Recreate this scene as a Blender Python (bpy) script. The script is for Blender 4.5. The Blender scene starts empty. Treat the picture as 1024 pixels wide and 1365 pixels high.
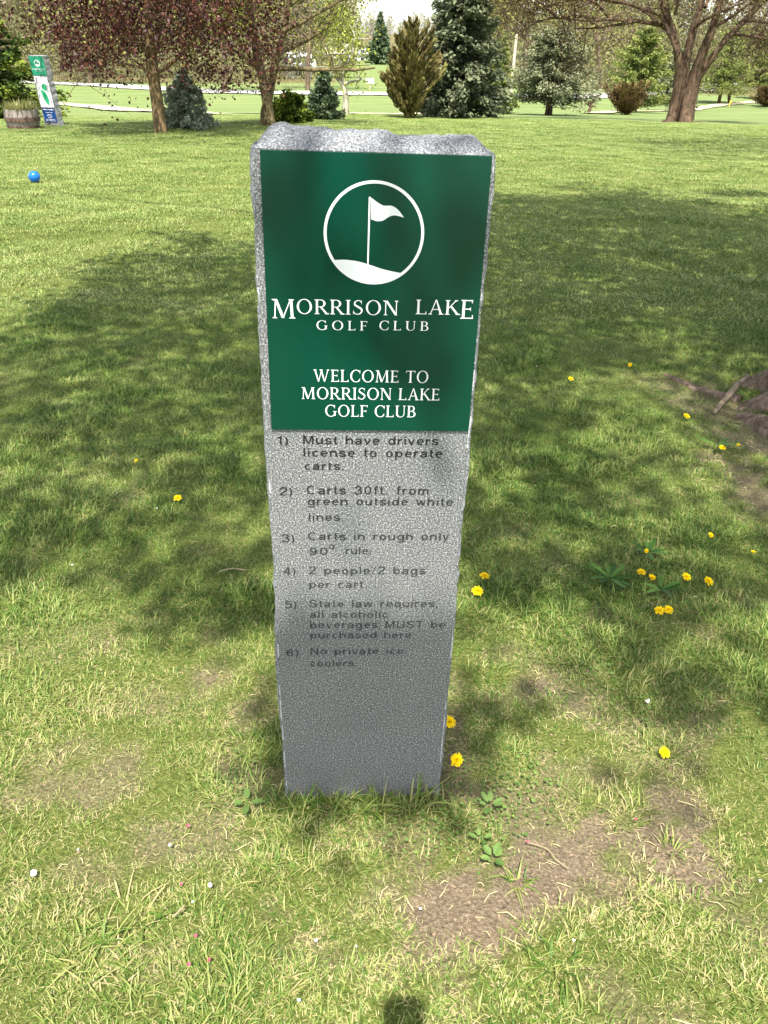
import bpy, math, random
import numpy as np
from mathutils import Vector, Matrix
R_ = math.radians
rng = np.random.default_rng(7)
random.seed(7)
S = bpy.context.scene
C = S.collection

# ---------------------------------------------------------------- camera
CAM_H, FPX, PITCH, ROLL = 1.55, 1099.3, 0.5202, 0.0334
_f = Vector((0, math.cos(PITCH), -math.sin(PITCH))); _r = Vector((1, 0, 0)); _u = Vector((0, math.sin(PITCH), math.cos(PITCH)))
CR = _r*math.cos(ROLL) + _u*math.sin(ROLL); CU = _u*math.cos(ROLL) - _r*math.sin(ROLL); CF = _f
cam_d = bpy.data.cameras.new('camera'); cam = bpy.data.objects.new('camera', cam_d); C.objects.link(cam)
cam.matrix_world = Matrix(((CR.x, CU.x, -CF.x, 0), (CR.y, CU.y, -CF.y, 0), (CR.z, CU.z, -CF.z, CAM_H), (0, 0, 0, 1)))
cam_d.sensor_fit = 'VERTICAL'; cam_d.sensor_height = 36; cam_d.lens = 36*FPX/1365
cam_d.clip_start = 0.02; cam_d.clip_end = 3000
S.camera = cam
# ---------------------------------------------------------------- light
SUN_EL, SUN_AZ = R_(60.5), R_(4.0)          # the sun stands behind the photographer, a touch to the left
LD = Vector((math.sin(SUN_AZ)*math.cos(SUN_EL), math.cos(SUN_AZ)*math.cos(SUN_EL), -math.sin(SUN_EL)))   # direction of travel
w = bpy.data.worlds.new('World'); S.world = w; w.use_nodes = True
nt = w.node_tree; nt.nodes.clear()
sky = nt.nodes.new('ShaderNodeTexSky'); sky.sky_type = 'NISHITA'; sky.sun_disc = False
sky.sun_elevation = SUN_EL; sky.sun_rotation = math.pi + SUN_AZ; sky.dust_density = 1.5; sky.air_density = 1.1
bg = nt.nodes.new('ShaderNodeBackground'); bg.inputs[1].default_value = 0.15
ow = nt.nodes.new('ShaderNodeOutputWorld')
hs_ = nt.nodes.new('ShaderNodeHueSaturation'); hs_.inputs['Saturation'].default_value = .5   # thin milky overcast veil
nt.links.new(sky.outputs[0], hs_.inputs['Color']); nt.links.new(hs_.outputs[0], bg.inputs[0]); nt.links.new(bg.outputs[0], ow.inputs[0])
sd = bpy.data.lights.new('sun', 'SUN'); sd.energy = 4.2; sd.angle = R_(0.53); sd.color = (1.0, 0.965, 0.90)
so = bpy.data.objects.new('sun', sd); C.objects.link(so); so.location = (-1, -8, 14)
so.rotation_euler = LD.to_track_quat('-Z', 'Y').to_euler()
S.view_settings.view_transform = 'Standard'; S.view_settings.look = 'None'
S.view_settings.exposure = 1.38; S.view_settings.gamma = 1; S.view_settings.use_curve_mapping = False
S.render.engine = 'CYCLES'
S.cycles.max_bounces = 6; S.cycles.diffuse_bounces = 3; S.cycles.transparent_max_bounces = 4; S.cycles.transmission_bounces = 4
S.cycles.use_denoising = True

# ---------------------------------------------------------------- helpers
def sstep(a, b, x):
    t = np.clip((np.asarray(x, float)-a)/(b-a), 0, 1); return t*t*(3-2*t)
def vnoise(x, y, s=1.0, seed=0):
    x = np.asarray(x, float)*s + seed*17.31; y = np.asarray(y, float)*s + seed*9.77
    xi = np.floor(x).astype(np.int64); yi = np.floor(y).astype(np.int64); fx = x-xi; fy = y-yi
    fx = fx*fx*(3-2*fx); fy = fy*fy*(3-2*fy)
    def h(a, b):
        n = (a*374761393 + b*668265263 + seed*1442695) & 0x7fffffff
        n = ((n ^ (n >> 13))*1274126177) & 0x7fffffff
        return ((n ^ (n >> 16)) & 0xffff)/65535.0
    return (h(xi, yi)*(1-fx)+h(xi+1, yi)*fx)*(1-fy) + (h(xi, yi+1)*(1-fx)+h(xi+1, yi+1)*fx)*fy
def fbm(x, y, s=1.0, seed=0, o=4):
    r = 0; a = .5; t = 0
    for i in range(o):
        r = r + a*vnoise(x, y, s*2**i, seed+i); t += a; a *= .5
    return r/t

PY = [-60, 0, 17, 20, 25, 32, 45, 58, 68, 80, 100, 200, 300, 500, 1500]
PZ = [0, 0, 0, -.03, -.25, -.72, -1.3, -1.62, -1.62, -1.7, -2.0, -2.7, -1.0, 4, 6]
def terrain(x, y):
    x = np.asarray(x, float); y = np.asarray(y, float)
    yy = y - .22*np.clip(x, -14, 14)*sstep(8, 18, y)
    z = (np.interp(yy-1.2, PY, PZ)+np.interp(yy, PY, PZ)*2+np.interp(yy+1.2, PY, PZ))/4
    z = z + .022*np.minimum(x+1.5, 0)*sstep(6, 16, y)*(x > -30) - .65*sstep(6, 16, y)*(x <= -30)*.965
    z = z + (fbm(x, y, .16, 3, 3)-.5)*.12*sstep(9, 30, y)
    z = z + (fbm(x, y, .9, 5, 3)-.5)*.05*sstep(2.5, 6, np.hypot(x, y))
    z = z + (fbm(x, y, 5, 11, 3)-.5)*.022
    return z
def ray(px, py):
    return (CF*FPX + CR*(px-512) + CU*(682.5-py)).normalized()
_T = np.geomspace(.3, 420, 700)
def G(px, py):                          # where the ray through a pixel meets the terrain
    d = ray(px, py); f = CAM_H+d.z*_T-terrain(d.x*_T, d.y*_T); k = np.flatnonzero(f < 0)
    if len(k) == 0: t = _T[-1]; return Vector((d.x*t, d.y*t, float(terrain(d.x*t, d.y*t))))
    k = k[0]; t = np.linspace(_T[k-1], _T[k], 60); f = CAM_H+d.z*t-terrain(d.x*t, d.y*t); t = float(t[np.flatnonzero(f < 0)[0]])
    return Vector((d.x*t, d.y*t, CAM_H+d.z*t))
def Zat(px, py, y):                     # height of the ray through a pixel at forward distance y
    d = ray(px, py); return CAM_H + d.z*y/d.y, d.x*y/d.y

class MB:
    """collects geometry for one mesh object"""
    def __init__(s): s.v = []; s.f = []; s.a = []; s.m = []
    def add(s, vs, fs, a=0.0, m=0):
        b = len(s.v); s.v.extend([tuple(p) for p in vs]); s.f.extend([tuple(i+b for i in f) for f in fs])
        s.a.extend(a if hasattr(a, '__len__') else [a]*len(vs)); s.m.extend([m]*len(fs))
    def box(s, x0, x1, y0, y1, z0, z1, a=0.0, m=0):
        v = [(x, y, z) for z in (z0, z1) for y in (y0, y1) for x in (x0, x1)]
        s.add(v, [(0, 2, 3, 1), (4, 5, 7, 6), (0, 1, 5, 4), (2, 6, 7, 3), (0, 4, 6, 2), (1, 3, 7, 5)], a, m)
    def tube(s, pts, rad, n=6, a=0.0, m=0, cap=True, wob=0.0):
        pts = [Vector(p) for p in pts]; k = len(pts)
        t = (pts[1]-pts[0]).normalized(); x = t.orthogonal().normalized(); vs = []
        for i, p in enumerate(pts):
            t = (pts[min(i+1, k-1)]-pts[max(i-1, 0)]).normalized()
            x = (x-t*x.dot(t)).normalized(); y = t.cross(x)
            for j in range(n):
                q = 2*math.pi*j/n; r = rad[i]*(1+wob*(random.random()-.5))
                vs.append(p+(x*math.cos(q)+y*math.sin(q))*r)
        fs = [(i*n+j, i*n+(j+1) % n, (i+1)*n+(j+1) % n, (i+1)*n+j) for i in range(k-1) for j in range(n)]
        if cap: fs += [tuple(range(n-1, -1, -1)), tuple((k-1)*n+j for j in range(n))]
        s.add(vs, fs, a, m)
    def build(s, name, mats, parent=None, smooth=False, loc=(0, 0, 0), rz=0.0):
        me = bpy.data.meshes.new(name); me.from_pydata(s.v, [], s.f)
        for m in (mats if isinstance(mats, (list, tuple)) else [mats]): me.materials.append(m)
        if any(s.m): me.polygons.foreach_set('material_index', s.m)
        at = me.attributes.new('v', 'FLOAT', 'POINT'); at.data.foreach_set('value', np.array(s.a, dtype=np.float32))
        if smooth: me.polygons.foreach_set('use_smooth', [True]*len(me.polygons))
        me.update()
        return link(name, me, parent, loc, rz)
def link(name, me, parent=None, loc=(0, 0, 0), rz=0.0):
    o = bpy.data.objects.new(name, me); C.objects.link(o)
    if parent: o.parent = parent
    o.location = loc; o.rotation_euler.z = rz
    return o
def np_mesh(name, V, F, mats, attrs=None, midx=None, smooth=False):
    """numpy verts (n,3), faces (m,k) -> mesh"""
    me = bpy.data.meshes.new(name); n, k = F.shape
    me.vertices.add(len(V)); me.vertices.foreach_set('co', V.astype(np.float32).ravel())
    me.loops.add(n*k); me.loops.foreach_set('vertex_index', F.astype(np.int32).ravel())
    me.polygons.add(n); me.polygons.foreach_set('loop_start', (np.arange(n)*k).astype(np.int32))
    for m in (mats if isinstance(mats, (list, tuple)) else [mats]): me.materials.append(m)
    if midx is not None: me.polygons.foreach_set('material_index', midx.astype(np.int32))
    if smooth: me.polygons.foreach_set('use_smooth', np.ones(n, dtype=bool))
    me.update(calc_edges=True)
    for kk, a in (attrs or {}).items():
        at = me.attributes.new(kk, 'FLOAT', 'POINT'); at.data.foreach_set('value', np.asarray(a, dtype=np.float32))
    return me
def tag(o, label=None, cat=None, group=None, kind=None):
    if label: o['label'] = label
    if cat: o['category'] = cat
    if group: o['group'] = group
    if kind: o['kind'] = kind
    return o
def empty(name, loc, label=None, cat=None, group=None, rz=0.0):
    o = bpy.data.objects.new(name, None); C.objects.link(o); o.location = loc; o.rotation_euler.z = rz
    o.empty_display_size = .1
    return tag(o, label, cat, group)

# ---------------------------------------------------------------- material helpers
def lin(r, g, b):
    return tuple(((c/255)/12.92 if c/255 <= .04045 else ((c/255+.055)/1.055)**2.4) for c in (r, g, b))+(1,)
class NT:
    def __init__(s, name):
        s.mat = bpy.data.materials.new(name); s.mat.use_nodes = True; s.t = s.mat.node_tree; s.t.nodes.clear()
        s.out = s.n('ShaderNodeOutputMaterial')
    def n(s, typ, **kw):
        d = s.t.nodes.new(typ)
        for k, v in kw.items(): setattr(d, k, v)
        return d
    def l(s, a, b): s.t.links.new(a, b)
    def put(s, sock, val):
        if hasattr(val, 'is_linked') or hasattr(val, 'links'): s.l(val, sock)
        else: sock.default_value = val
    def noise(s, scale, detail=4, rough=.55, coord=None, dist=0.0):
        d = s.n('ShaderNodeTexNoise'); d.inputs['Scale'].default_value = scale; d.inputs['Detail'].default_value = detail
        d.inputs['Roughness'].default_value = rough; d.inputs['Distortion'].default_value = dist
        if coord is not None: s.l(coord, d.inputs['Vector'])
        return d.outputs['Fac']
    def ramp(s, fac, stops, interp='LINEAR'):
        d = s.n('ShaderNodeValToRGB'); e = d.color_ramp.elements; d.color_ramp.interpolation = interp
        while len(e) < len(stops): e.new(.5)
        for i, (p, c) in enumerate(stops):
            e[i].position = p; e[i].color = c if len(c) == 4 else tuple(c)+(1,)
        s.l(fac, d.inputs[0]); return d.outputs[0]
    def mix(s, fac, a, b, mode='MIX'):
        d = s.n('ShaderNodeMix', data_type='RGBA', blend_type=mode)
        s.put(d.inputs[0], fac); s.put(d.inputs[6], a); s.put(d.inputs[7], b); return d.outputs[2]
    def math(s, op, a, b=0.0, clamp=False):
        d = s.n('ShaderNodeMath', operation=op); d.use_clamp = clamp
        s.put(d.inputs[0], a); s.put(d.inputs[1], b); return d.outputs[0]
    def attr(s, name): return s.n('ShaderNodeAttribute', attribute_name=name).outputs['Fac']
    def pos(s): return s.n('ShaderNodeNewGeometry').outputs['Position']
    def obj(s): return s.n('ShaderNodeTexCoord').outputs['Object']
    def bump(s, h, strength=.5, dist=.01):
        d = s.n('ShaderNodeBump'); d.inputs['Strength'].default_value = strength; d.inputs['Distance'].default_value = dist
        s.l(h, d.inputs['Height']); return d.outputs[0]
    def scale(s, v, sc):
        d = s.n('ShaderNodeMapping'); d.inputs['Scale'].default_value = sc; s.l(v, d.inputs['Vector']); return d.outputs[0]
    def pbsdf(s, col, rough=.6, normal=None, spec=.4, metal=0.0, coat=0.0):
        d = s.n('ShaderNodeBsdfPrincipled'); s.put(d.inputs['Base Color'], col); s.put(d.inputs['Roughness'], rough)
        d.inputs['Specular IOR Level'].default_value = spec; d.inputs['Metallic'].default_value = metal
        d.inputs['Coat Weight'].default_value = coat; d.inputs['Coat Roughness'].default_value = .08
        if normal is not None: s.l(normal, d.inputs['Normal'])
        s.l(d.outputs[0], s.out.inputs[0]); return d
def leaf_mat(name, stops, trans=.35, rough=.55, spec=.25):
    m = NT(name); c = m.ramp(m.attr('v'), stops)
    c = m.mix(.5, c, m.ramp(m.noise(.7, 2, .5, m.pos()), [(.3, (.72, .72, .72, 1)), (.7, (1.3, 1.3, 1.3, 1))]), 'MULTIPLY')
    p = m.pbsdf(c, rough, spec=spec)
    t = m.n('ShaderNodeBsdfTranslucent'); m.l(c, t.inputs[0])
    x = m.n('ShaderNodeMixShader'); x.inputs[0].default_value = trans
    m.l(p.outputs[0], x.inputs[1]); m.l(t.outputs[0], x.inputs[2]); m.l(x.outputs[0], m.out.inputs[0])
    return m.mat
def plain(name, col, rough=.6, spec=.4, bump=0.0, bscale=60, var=.12):
    m = NT(name); n = m.noise(bscale, 5, .6, m.obj())
    f = m.ramp(n, [(.3, (1-var,)*3+(1,)), (.7, (1+var,)*3+(1,))])
    c = m.mix(1.0, tuple(col)[:3]+(1,), f, 'MULTIPLY')
    m.pbsdf(c, rough, m.bump(n, bump, .003) if bump else None, spec); return m.mat
# ---------------------------------------------------------------- bare soil map (world positions of the worn patches)
def blob(px, py, rx, ry, s=1.0):
    a = G(px, py); b = G(px+rx, py); c = G(px, py-ry)
    return (a.x, a.y, max(abs(b.x-a.x), .02), max(c.y-a.y, .02), s)
BARE = [blob(*b) for b in [(600, 1215, 85, 55), (700, 1150, 75, 50), (640, 1200, 70, 50), (775, 1130, 75, 36, .95), (870, 1110, 65, 60, .95), (820, 1175, 60, 30, .8), (700, 1210, 60, 30, .7),
    (920, 1150, 55, 40, .95), (905, 1065, 50, 35, .85), (560, 1260, 50, 35, .8), (960, 1180, 50, 25, .6), (800, 1150, 70, 30, .5), (500, 1180, 40, 40, .35),
    (130, 1160, 60, 30, .42), (420, 1275, 50, 35, .45), (325, 1040, 50, 35, .5), (605, 985, 22, 90, .75), (640, 1060, 45, 30, .6),
    (540, 1120, 50, 40, .45), (1000, 650, 50, 45, .8), (960, 545, 55, 35, .75), (1010, 575, 60, 40, .8), (770, 945, 22, 22, .7), (790, 930, 20, 20, .5),
    (890, 515, 40, 14, .6), (80, 1010, 25, 18, .6), (950, 925, 25, 20, .7), (1000, 1230, 60, 30, .4), (300, 1130, 60, 30, .35), (240, 1290, 50, 30, .35),
    (700, 905, 25, 15, .5), (335, 940, 25, 30, .5), (800, 1040, 30, 25, .5), (500, 1290, 60, 25, .4)]]
def bare(x, y):
    x = np.asarray(x, float); y = np.asarray(y, float); r = np.zeros_like(x)
    n = fbm(x, y, 18, 21, 5)
    for bx, by, rx, ry, s in BARE:
        d = np.sqrt(((x-bx)/rx)**2 + ((y-by)/ry)**2)
        r = np.maximum(r, s*(1-sstep(.55, 1.25, d + (n-.5)*2.6)))
    g = sstep(.60, .76, fbm(x, y, 7.5, 31, 5))*.6*(1-sstep(1.6, 2.6, y))+sstep(.66, .8, fbm(x, y, 5.5, 31, 4))*.4*(1-sstep(3.5, 7, y))
    return np.clip(np.maximum(r, g), 0, 1)

# ---------------------------------------------------------------- ground
def gmat():
    m = NT('lawn_soil'); p = m.pos()
    n1 = m.noise(3.0, 5, .6, p); n2 = m.noise(140, 6, .7, p); n3 = m.noise(.35, 4, .55, p); n4 = m.noise(28, 5, .65, p)
    dirt = m.ramp(n2, [(.25, lin(80, 70, 54)), (.5, lin(130, 114, 92)), (.75, lin(174, 158, 132))])
    dirt = m.mix(.5, dirt, m.ramp(n4, [(.3, (.75, .75, .75, 1)), (.7, (1.2, 1.2, 1.2, 1))]), 'MULTIPLY')
    thatch = m.ramp(n2, [(.25, lin(58, 76, 28)), (.5, lin(98, 108, 50)), (.78, lin(160, 154, 94))])
    near = m.mix(m.attr('bare'), thatch, dirt)
    lawn = m.ramp(n4, [(.3, lin(98, 112, 64)), (.55, lin(113, 126, 76)), (.75, lin(130, 138, 92))])
    lawn = m.mix(.6, lawn, m.ramp(n3, [(.3, (.82, .88, .8, 1)), (.7, (1.2, 1.14, 1.15, 1))]), 'MULTIPLY')
    # mowing stripes on the fairway beyond the crest
    wv = m.n('ShaderNodeTexWave', bands_direction='X'); wv.inputs['Scale'].default_value = .085; wv.inputs['Distortion'].default_value = .6
    mp = m.n('ShaderNodeMapping'); mp.inputs['Rotation'].default_value = (0, 0, .9); m.l(p, mp.inputs[0]); m.l(mp.outputs[0], wv.inputs[0])
    lawn = m.mix(.4, lawn, m.ramp(wv.outputs['Fac'], [(.4, (.88, .9, .86, 1)), (.6, (1.12, 1.1, 1.12, 1))]), 'MULTIPLY')
    col = m.mix(m.attr('far'), near, lawn)
    leafy = m.ramp(n4, [(.3, lin(92, 82, 56)), (.7, lin(120, 112, 74))]); col = m.mix(m.attr('wood'), col, leafy)
    hh = m.math('ADD', n2, m.math('MULTIPLY', n4, 2.0))
    m.pbsdf(col, .95, m.bump(hh, 1.0, .012), .1); return m.mat
MG = gmat()
xs = np.concatenate([-np.geomspace(3, 900, 60)[::-1], np.arange(-2.975, 2.99, .035), np.geomspace(3, 900, 60)])
ys = np.concatenate([-np.geomspace(.6, 200, 24)[::-1], np.arange(-.55, 4.2, .03), np.geomspace(4.25, 1500, 170)])
X, Y = np.meshgrid(xs, ys); Z = terrain(X, Y)
Z = Z - .008*bare(X, Y)*(Y < 9)
nx, ny = len(xs), len(ys)
I = np.arange(nx*ny).reshape(ny, nx)
F = np.stack([I[:-1, :-1], I[:-1, 1:], I[1:, 1:], I[1:, :-1]], -1).reshape(-1, 4)
me = np_mesh('ground', np.stack([X, Y, Z], -1).reshape(-1, 3), F, MG,
             {'wood': np.where((X > -.066*Y) & (X < .045*Y), sstep(195, 215, Y), sstep(76, 84, Y+8*(vnoise(X, Y, .05, 4)-.5))).ravel(), 'bare': (bare(X, Y)*(Y < 9)).ravel(), 'far': sstep(9, 21, Y-.22*np.clip(X, -14, 14)).ravel()}, smooth=True)
tag(link('ground', me), 'rough lawn rising to a crest and falling to the fairway behind', kind='structure')

def ribbon(name, pts, width, mat, lift, label):
    P = [G(*p) for p in pts]; out = []
    for i in range(len(P)-1):
        for k in range(12): out.append(P[i].lerp(P[i+1], k/12))
    out.append(P[-1]); V = []; F = []
    for i, p in enumerate(out):
        t = (out[min(i+1, len(out)-1)]-out[max(i-1, 0)]); t.z = 0; t.normalize(); nrm = Vector((-t.y, t.x, 0))
        for s in (-.5, -.17, .17, .5):
            q = p+nrm*width*s; V.append((q.x, q.y, float(terrain(q.x, q.y))+lift))
    n = len(out)
    for i in range(n-1):
        for j in range(3): F.append((i*4+j, i*4+j+1, i*4+j+5, i*4+j+4))
    me = bpy.data.meshes.new(name); me.from_pydata(V, [], F); me.materials.append(mat); me.update()
    return tag(link(name, me), label, kind='structure')
MROAD = plain('pale_concrete', lin(176, 172, 164)[:3], .9, .2, .2, 3, .12)
MPATH = plain('sandy_path', lin(178, 168, 136)[:3], .95, .1, .2, 3, .15)
ribbon('road', [(-330, 104), (-60, 108), (90, 112), (200, 118), (290, 123), (420, 125), (520, 126), (640, 128), (760, 130), (880, 124), (960, 120), (1040, 114), (1300, 98)], 3.6, MROAD, .06,
       'pale grey road crossing behind the fairway')
ribbon('path', [(-200, 126), (-60, 132), (70, 139), (130, 143), (190, 149)], 1.7, MPATH, .05, 'pale cart path curving across the fairway')
ribbon('path', [(190, 149), (260, 151), (330, 153), (460, 152), (600, 153)], .9, MPATH, .045, 'thin worn continuation of the cart path')
ribbon('path', [(790, 152), (840, 148), (900, 149), (960, 140), (1060, 133)], 1.0, MPATH, .045, 'thin path behind the big tree on the right')

# ---------------------------------------------------------------- grass
def blade(rg, base, L, wd, az, lean, curl, segs=3):
    """one bent grass blade: verts, faces, height fraction"""
    d = np.array([math.cos(az), math.sin(az), 0]); s = np.array([-d[1], d[0], 0]); V = []; H = []
    p = np.array(base, float); ang = lean
    for i in range(segs+1):
        ww = wd*(1-(i/segs)**1.6)*.5
        if i == segs: V.append(p.copy()); H.append(1.0)
        else:
            V += [p-s*ww, p+s*ww]; H += [i/segs]*2
        p = p + (d*math.sin(ang)+np.array([0, 0, 1])*math.cos(ang))*L/segs; ang += curl
    F = [(2*i, 2*i+1, 2*i+3, 2*i+2) for i in range(segs-1)] + [(2*segs-2, 2*segs-1, 2*segs)]
    return V, F, H
def tuft(name, seed, n, rad, L, wd, mat, lean=(.2, 1.1), dead=.2, segs=3, dirb=0.0):
    rg = random.Random(seed); V = []; F = []; vv = []; hh = []
    for i in range(n):
        r = rad*math.sqrt(rg.random()); a = rg.random()*6.283
        isd = rg.random() < dead
        ln = rg.uniform(*lean) if not isd else rg.uniform(.9, 1.5)
        l = L*rg.uniform(.55, 1.2)*(.7 if isd else 1)
        v, f, h = blade(rg, (r*math.cos(a), r*math.sin(a), -.004), l, wd*rg.uniform(.6, 1.25), a+rg.gauss(0, 1.0), ln, rg.uniform(.05, .45), segs)
        b = len(V); V += [tuple(q) for q in v]; F += [tuple(k+b for k in q) for q in f]
        c = rg.uniform(.82, 1.0) if isd else rg.random()*.72
        vv += [c]*len(v); hh += h
    me = bpy.data.meshes.new(name); me.from_pydata(V, [], F); me.materials.append(mat)
    for k, a in (('v', vv), ('h', hh)):
        at = me.attributes.new(k, 'FLOAT', 'POINT'); at.data.foreach_set('value', np.array(a, dtype=np.float32))
    me.update(); return bpy.data.objects.new(name, me)
def grass_mat(k=0):
    m = NT('grass_blade'); p = m.pos()
    oi = m.n('ShaderNodeObjectInfo').outputs['Random']
    v = m.math('ADD', m.attr('v'), m.math('MULTIPLY', m.math('SUBTRACT', m.noise(2.2, 4, .6, p), .5), .9))
    v = m.math('ADD', v, m.math('MULTIPLY', m.math('SUBTRACT', oi, .5), .22), True)
    if k == 0:      # the trodden turf in front of the marker is drier and fuller of straw
        yy = m.n('ShaderNodeSeparateXYZ'); m.l(p, yy.inputs[0]); dr = m.n('ShaderNodeMapRange'); dr.interpolation_type = 'SMOOTHSTEP'; dr.inputs[1].default_value = 2.3; dr.inputs[2].default_value = 1.2; dr.inputs[3].default_value = 0; dr.inputs[4].default_value = 1
        m.l(yy.outputs[1], dr.inputs[0]); v = m.math('ADD', v, m.math('MULTIPLY', dr.outputs[0], m.math('MULTIPLY', m.noise(6, 3, .6, p), .34)), True)
    c = m.ramp(v, [[(.0, lin(48, 86, 24)), (.25, lin(80, 116, 38)), (.5, lin(122, 142, 66)), (.72, lin(158, 166, 94)), (.86, lin(176, 168, 112)), (1, lin(194, 182, 136))],
                   [(.0, lin(74, 102, 38)), (.25, lin(102, 126, 54)), (.5, lin(142, 156, 84)), (.74, lin(172, 177, 108)), (.86, lin(184, 178, 124)), (1, lin(202, 192, 148))]][k])
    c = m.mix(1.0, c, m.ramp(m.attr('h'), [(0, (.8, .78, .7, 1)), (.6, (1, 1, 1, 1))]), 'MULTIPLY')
    b = m.pbsdf(c, .5, spec=.3)
    t = m.n('ShaderNodeBsdfTranslucent'); m.l(c, t.inputs[0])
    x = m.n('ShaderNodeMixShader'); x.inputs[0].default_value = .3
    m.l(b.outputs[0], x.inputs[1]); m.l(t.outputs[0], x.inputs[2]); m.l(x.outputs[0], m.out.inputs[0]); return m.mat
MGR = grass_mat(); MGR2 = grass_mat(1)
def scatter(name, P, rz, sc, idx, sources, label, tilt=None):
    """stuff: one object whose points carry instanced tufts"""
    me = bpy.data.meshes.new(name); me.vertices.add(len(P)); me.vertices.foreach_set('co', P.astype(np.float32).ravel())
    for k, a in (('rz', rz), ('sc', sc)):
        at = me.attributes.new(k, 'FLOAT', 'POINT'); at.data.foreach_set('value', a.astype(np.float32))
    at = me.attributes.new('idx', 'INT', 'POINT'); at.data.foreach_set('value', idx.astype(np.int32))
    o = link(name, me); tag(o, label, kind='stuff')
    g = bpy.data.node_groups.new(name+'_nodes', 'GeometryNodeTree')
    g.interface.new_socket('Geometry', in_out='INPUT', socket_type='NodeSocketGeometry')
    g.interface.new_socket('Geometry', in_out='OUTPUT', socket_type='NodeSocketGeometry')
    N = g.nodes; L = g.links
    gi = N.new('NodeGroupInput'); go = N.new('NodeGroupOutput'); jn = N.new('GeometryNodeJoinGeometry')
    for sr in reversed(sources):
        oi = N.new('GeometryNodeObjectInfo'); oi.inputs['Object'].default_value = sr; oi.inputs['As Instance'].default_value = True
        L.new(oi.outputs['Geometry'], jn.inputs[0])
    def na(nm, ty):
        d = N.new('GeometryNodeInputNamedAttribute'); d.data_type = ty; d.inputs['Name'].default_value = nm; return d.outputs['Attribute']
    ip = N.new('GeometryNodeInstanceOnPoints'); ip.inputs['Pick Instance'].default_value = True
    cx = N.new('ShaderNodeCombineXYZ'); L.new(na('rz', 'FLOAT'), cx.inputs[2])
    m2p = N.new('GeometryNodeMeshToPoints')
    L.new(gi.outputs[0], m2p.inputs[0]); L.new(m2p.outputs[0], ip.inputs['Points']); L.new(jn.outputs[0], ip.inputs['Instance'])
    L.new(na('idx', 'INT'), ip.inputs['Instance Index']); L.new(cx.outputs[0], ip.inputs['Rotation']); L.new(na('sc', 'FLOAT'), ip.inputs['Scale'])
    L.new(ip.outputs[0], go.inputs[0])
    md = o.modifiers.new('scatter', 'NODES'); md.node_group = g
    return o
SX, SY, SPSI = -.0291, 1.3529, .0579        # the granite marker stands here
def in_slab(x, y, pad=0.0):
    ca, sa = math.cos(SPSI), math.sin(SPSI); u = (x-SX)*ca+(y-SY)*sa; v = -(x-SX)*sa+(y-SY)*ca
    return (np.abs(u) < .185+pad) & (v > -pad) & (v < .12+pad)
def sample(n, y0, y1, power=1.0, halfw=.62, xm=.35):
    y = y0+(y1-y0)*rng.random(n)**power
    hw = halfw*(y*.868+.77)*.95+xm
    x = (rng.random(n)*2-1)*hw
    return x, y
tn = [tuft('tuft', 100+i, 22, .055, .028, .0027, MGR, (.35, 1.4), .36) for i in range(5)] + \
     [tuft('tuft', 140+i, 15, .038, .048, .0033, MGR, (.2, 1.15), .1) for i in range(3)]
n = 80000
x, y = sample(n, .45, 5.3, .78)
b = bare(x, y); shady = sstep(1.5, 3.2, y)
dens = fbm(x, y, 7, 41, 3)
keep = (rng.random(n) > b*.97) & ~in_slab(x, y, .004) & (rng.random(n) < .38+.6*sstep(.35, .6, dens)+shady)
x, y = x[keep], y[keep]; b = b[keep]
sc = (.5+.8*fbm(x, y, 3.3, 51, 3))*(.85+.3*rng.random(len(x)))*(1-.3*b)
idx = np.where(rng.random(len(x)) < .06+.4*sstep(.5, .7, fbm(x, y, 4.5, 61, 3)), 5+rng.integers(0, 3, len(x)), rng.integers(0, 5, len(x)))
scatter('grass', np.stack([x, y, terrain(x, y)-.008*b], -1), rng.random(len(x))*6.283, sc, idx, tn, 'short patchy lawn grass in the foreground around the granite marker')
tf = [tuft('tuft', 200+i, 64, .15, .030, .007, MGR2, (.5, 1.4), .2, 2) for i in range(4)]
n = 52000
x, y = sample(n, 5.0, 24.5, .75, xm=.5)
sc = (.75+.5*fbm(x, y, 2, 71, 3))
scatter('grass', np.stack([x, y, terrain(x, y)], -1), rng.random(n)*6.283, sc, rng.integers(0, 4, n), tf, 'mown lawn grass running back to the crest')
# ---------------------------------------------------------------- serif capitals drawn as strokes (cap height = 1)
TK, TN = .118, .046
def bar(x0, y0, x1, y1, w0, w1=None):
    """stroke with horizontal ends (width measured along x)"""
    w1 = w0 if w1 is None else w1
    return [(x0-w0/2, y0), (x0+w0/2, y0), (x1+w1/2, y1), (x1-w1/2, y1)]
def hbar(x0, x1, y, h=TN): return [(x0, y-h/2), (x1, y-h/2), (x1, y+h/2), (x0, y+h/2)]
def serif(x, y, w, up): # flat serif centred at x, sitting at y (up=1: rises from baseline, -1 hangs from cap line)
    s = w/2+.075
    return [(x-s, y), (x+s, y), (x+s, y+up*.028), (x+w/2, y+up*.075), (x-w/2, y+up*.075), (x-s, y+up*.028)]
def arc(cx, cy, rx, ry, a0, a1, wf, n=26):
    o = []; i = []
    for k in range(n+1):
        a = math.radians(a0+(a1-a0)*k/n); ww = wf(a); c, s = math.cos(a), math.sin(a)
        o.append((cx+rx*c, cy+ry*s)); i.append((cx+(rx-ww)*c, cy+(ry-ww*.9)*s))
    return ('strip', o, i)
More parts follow.
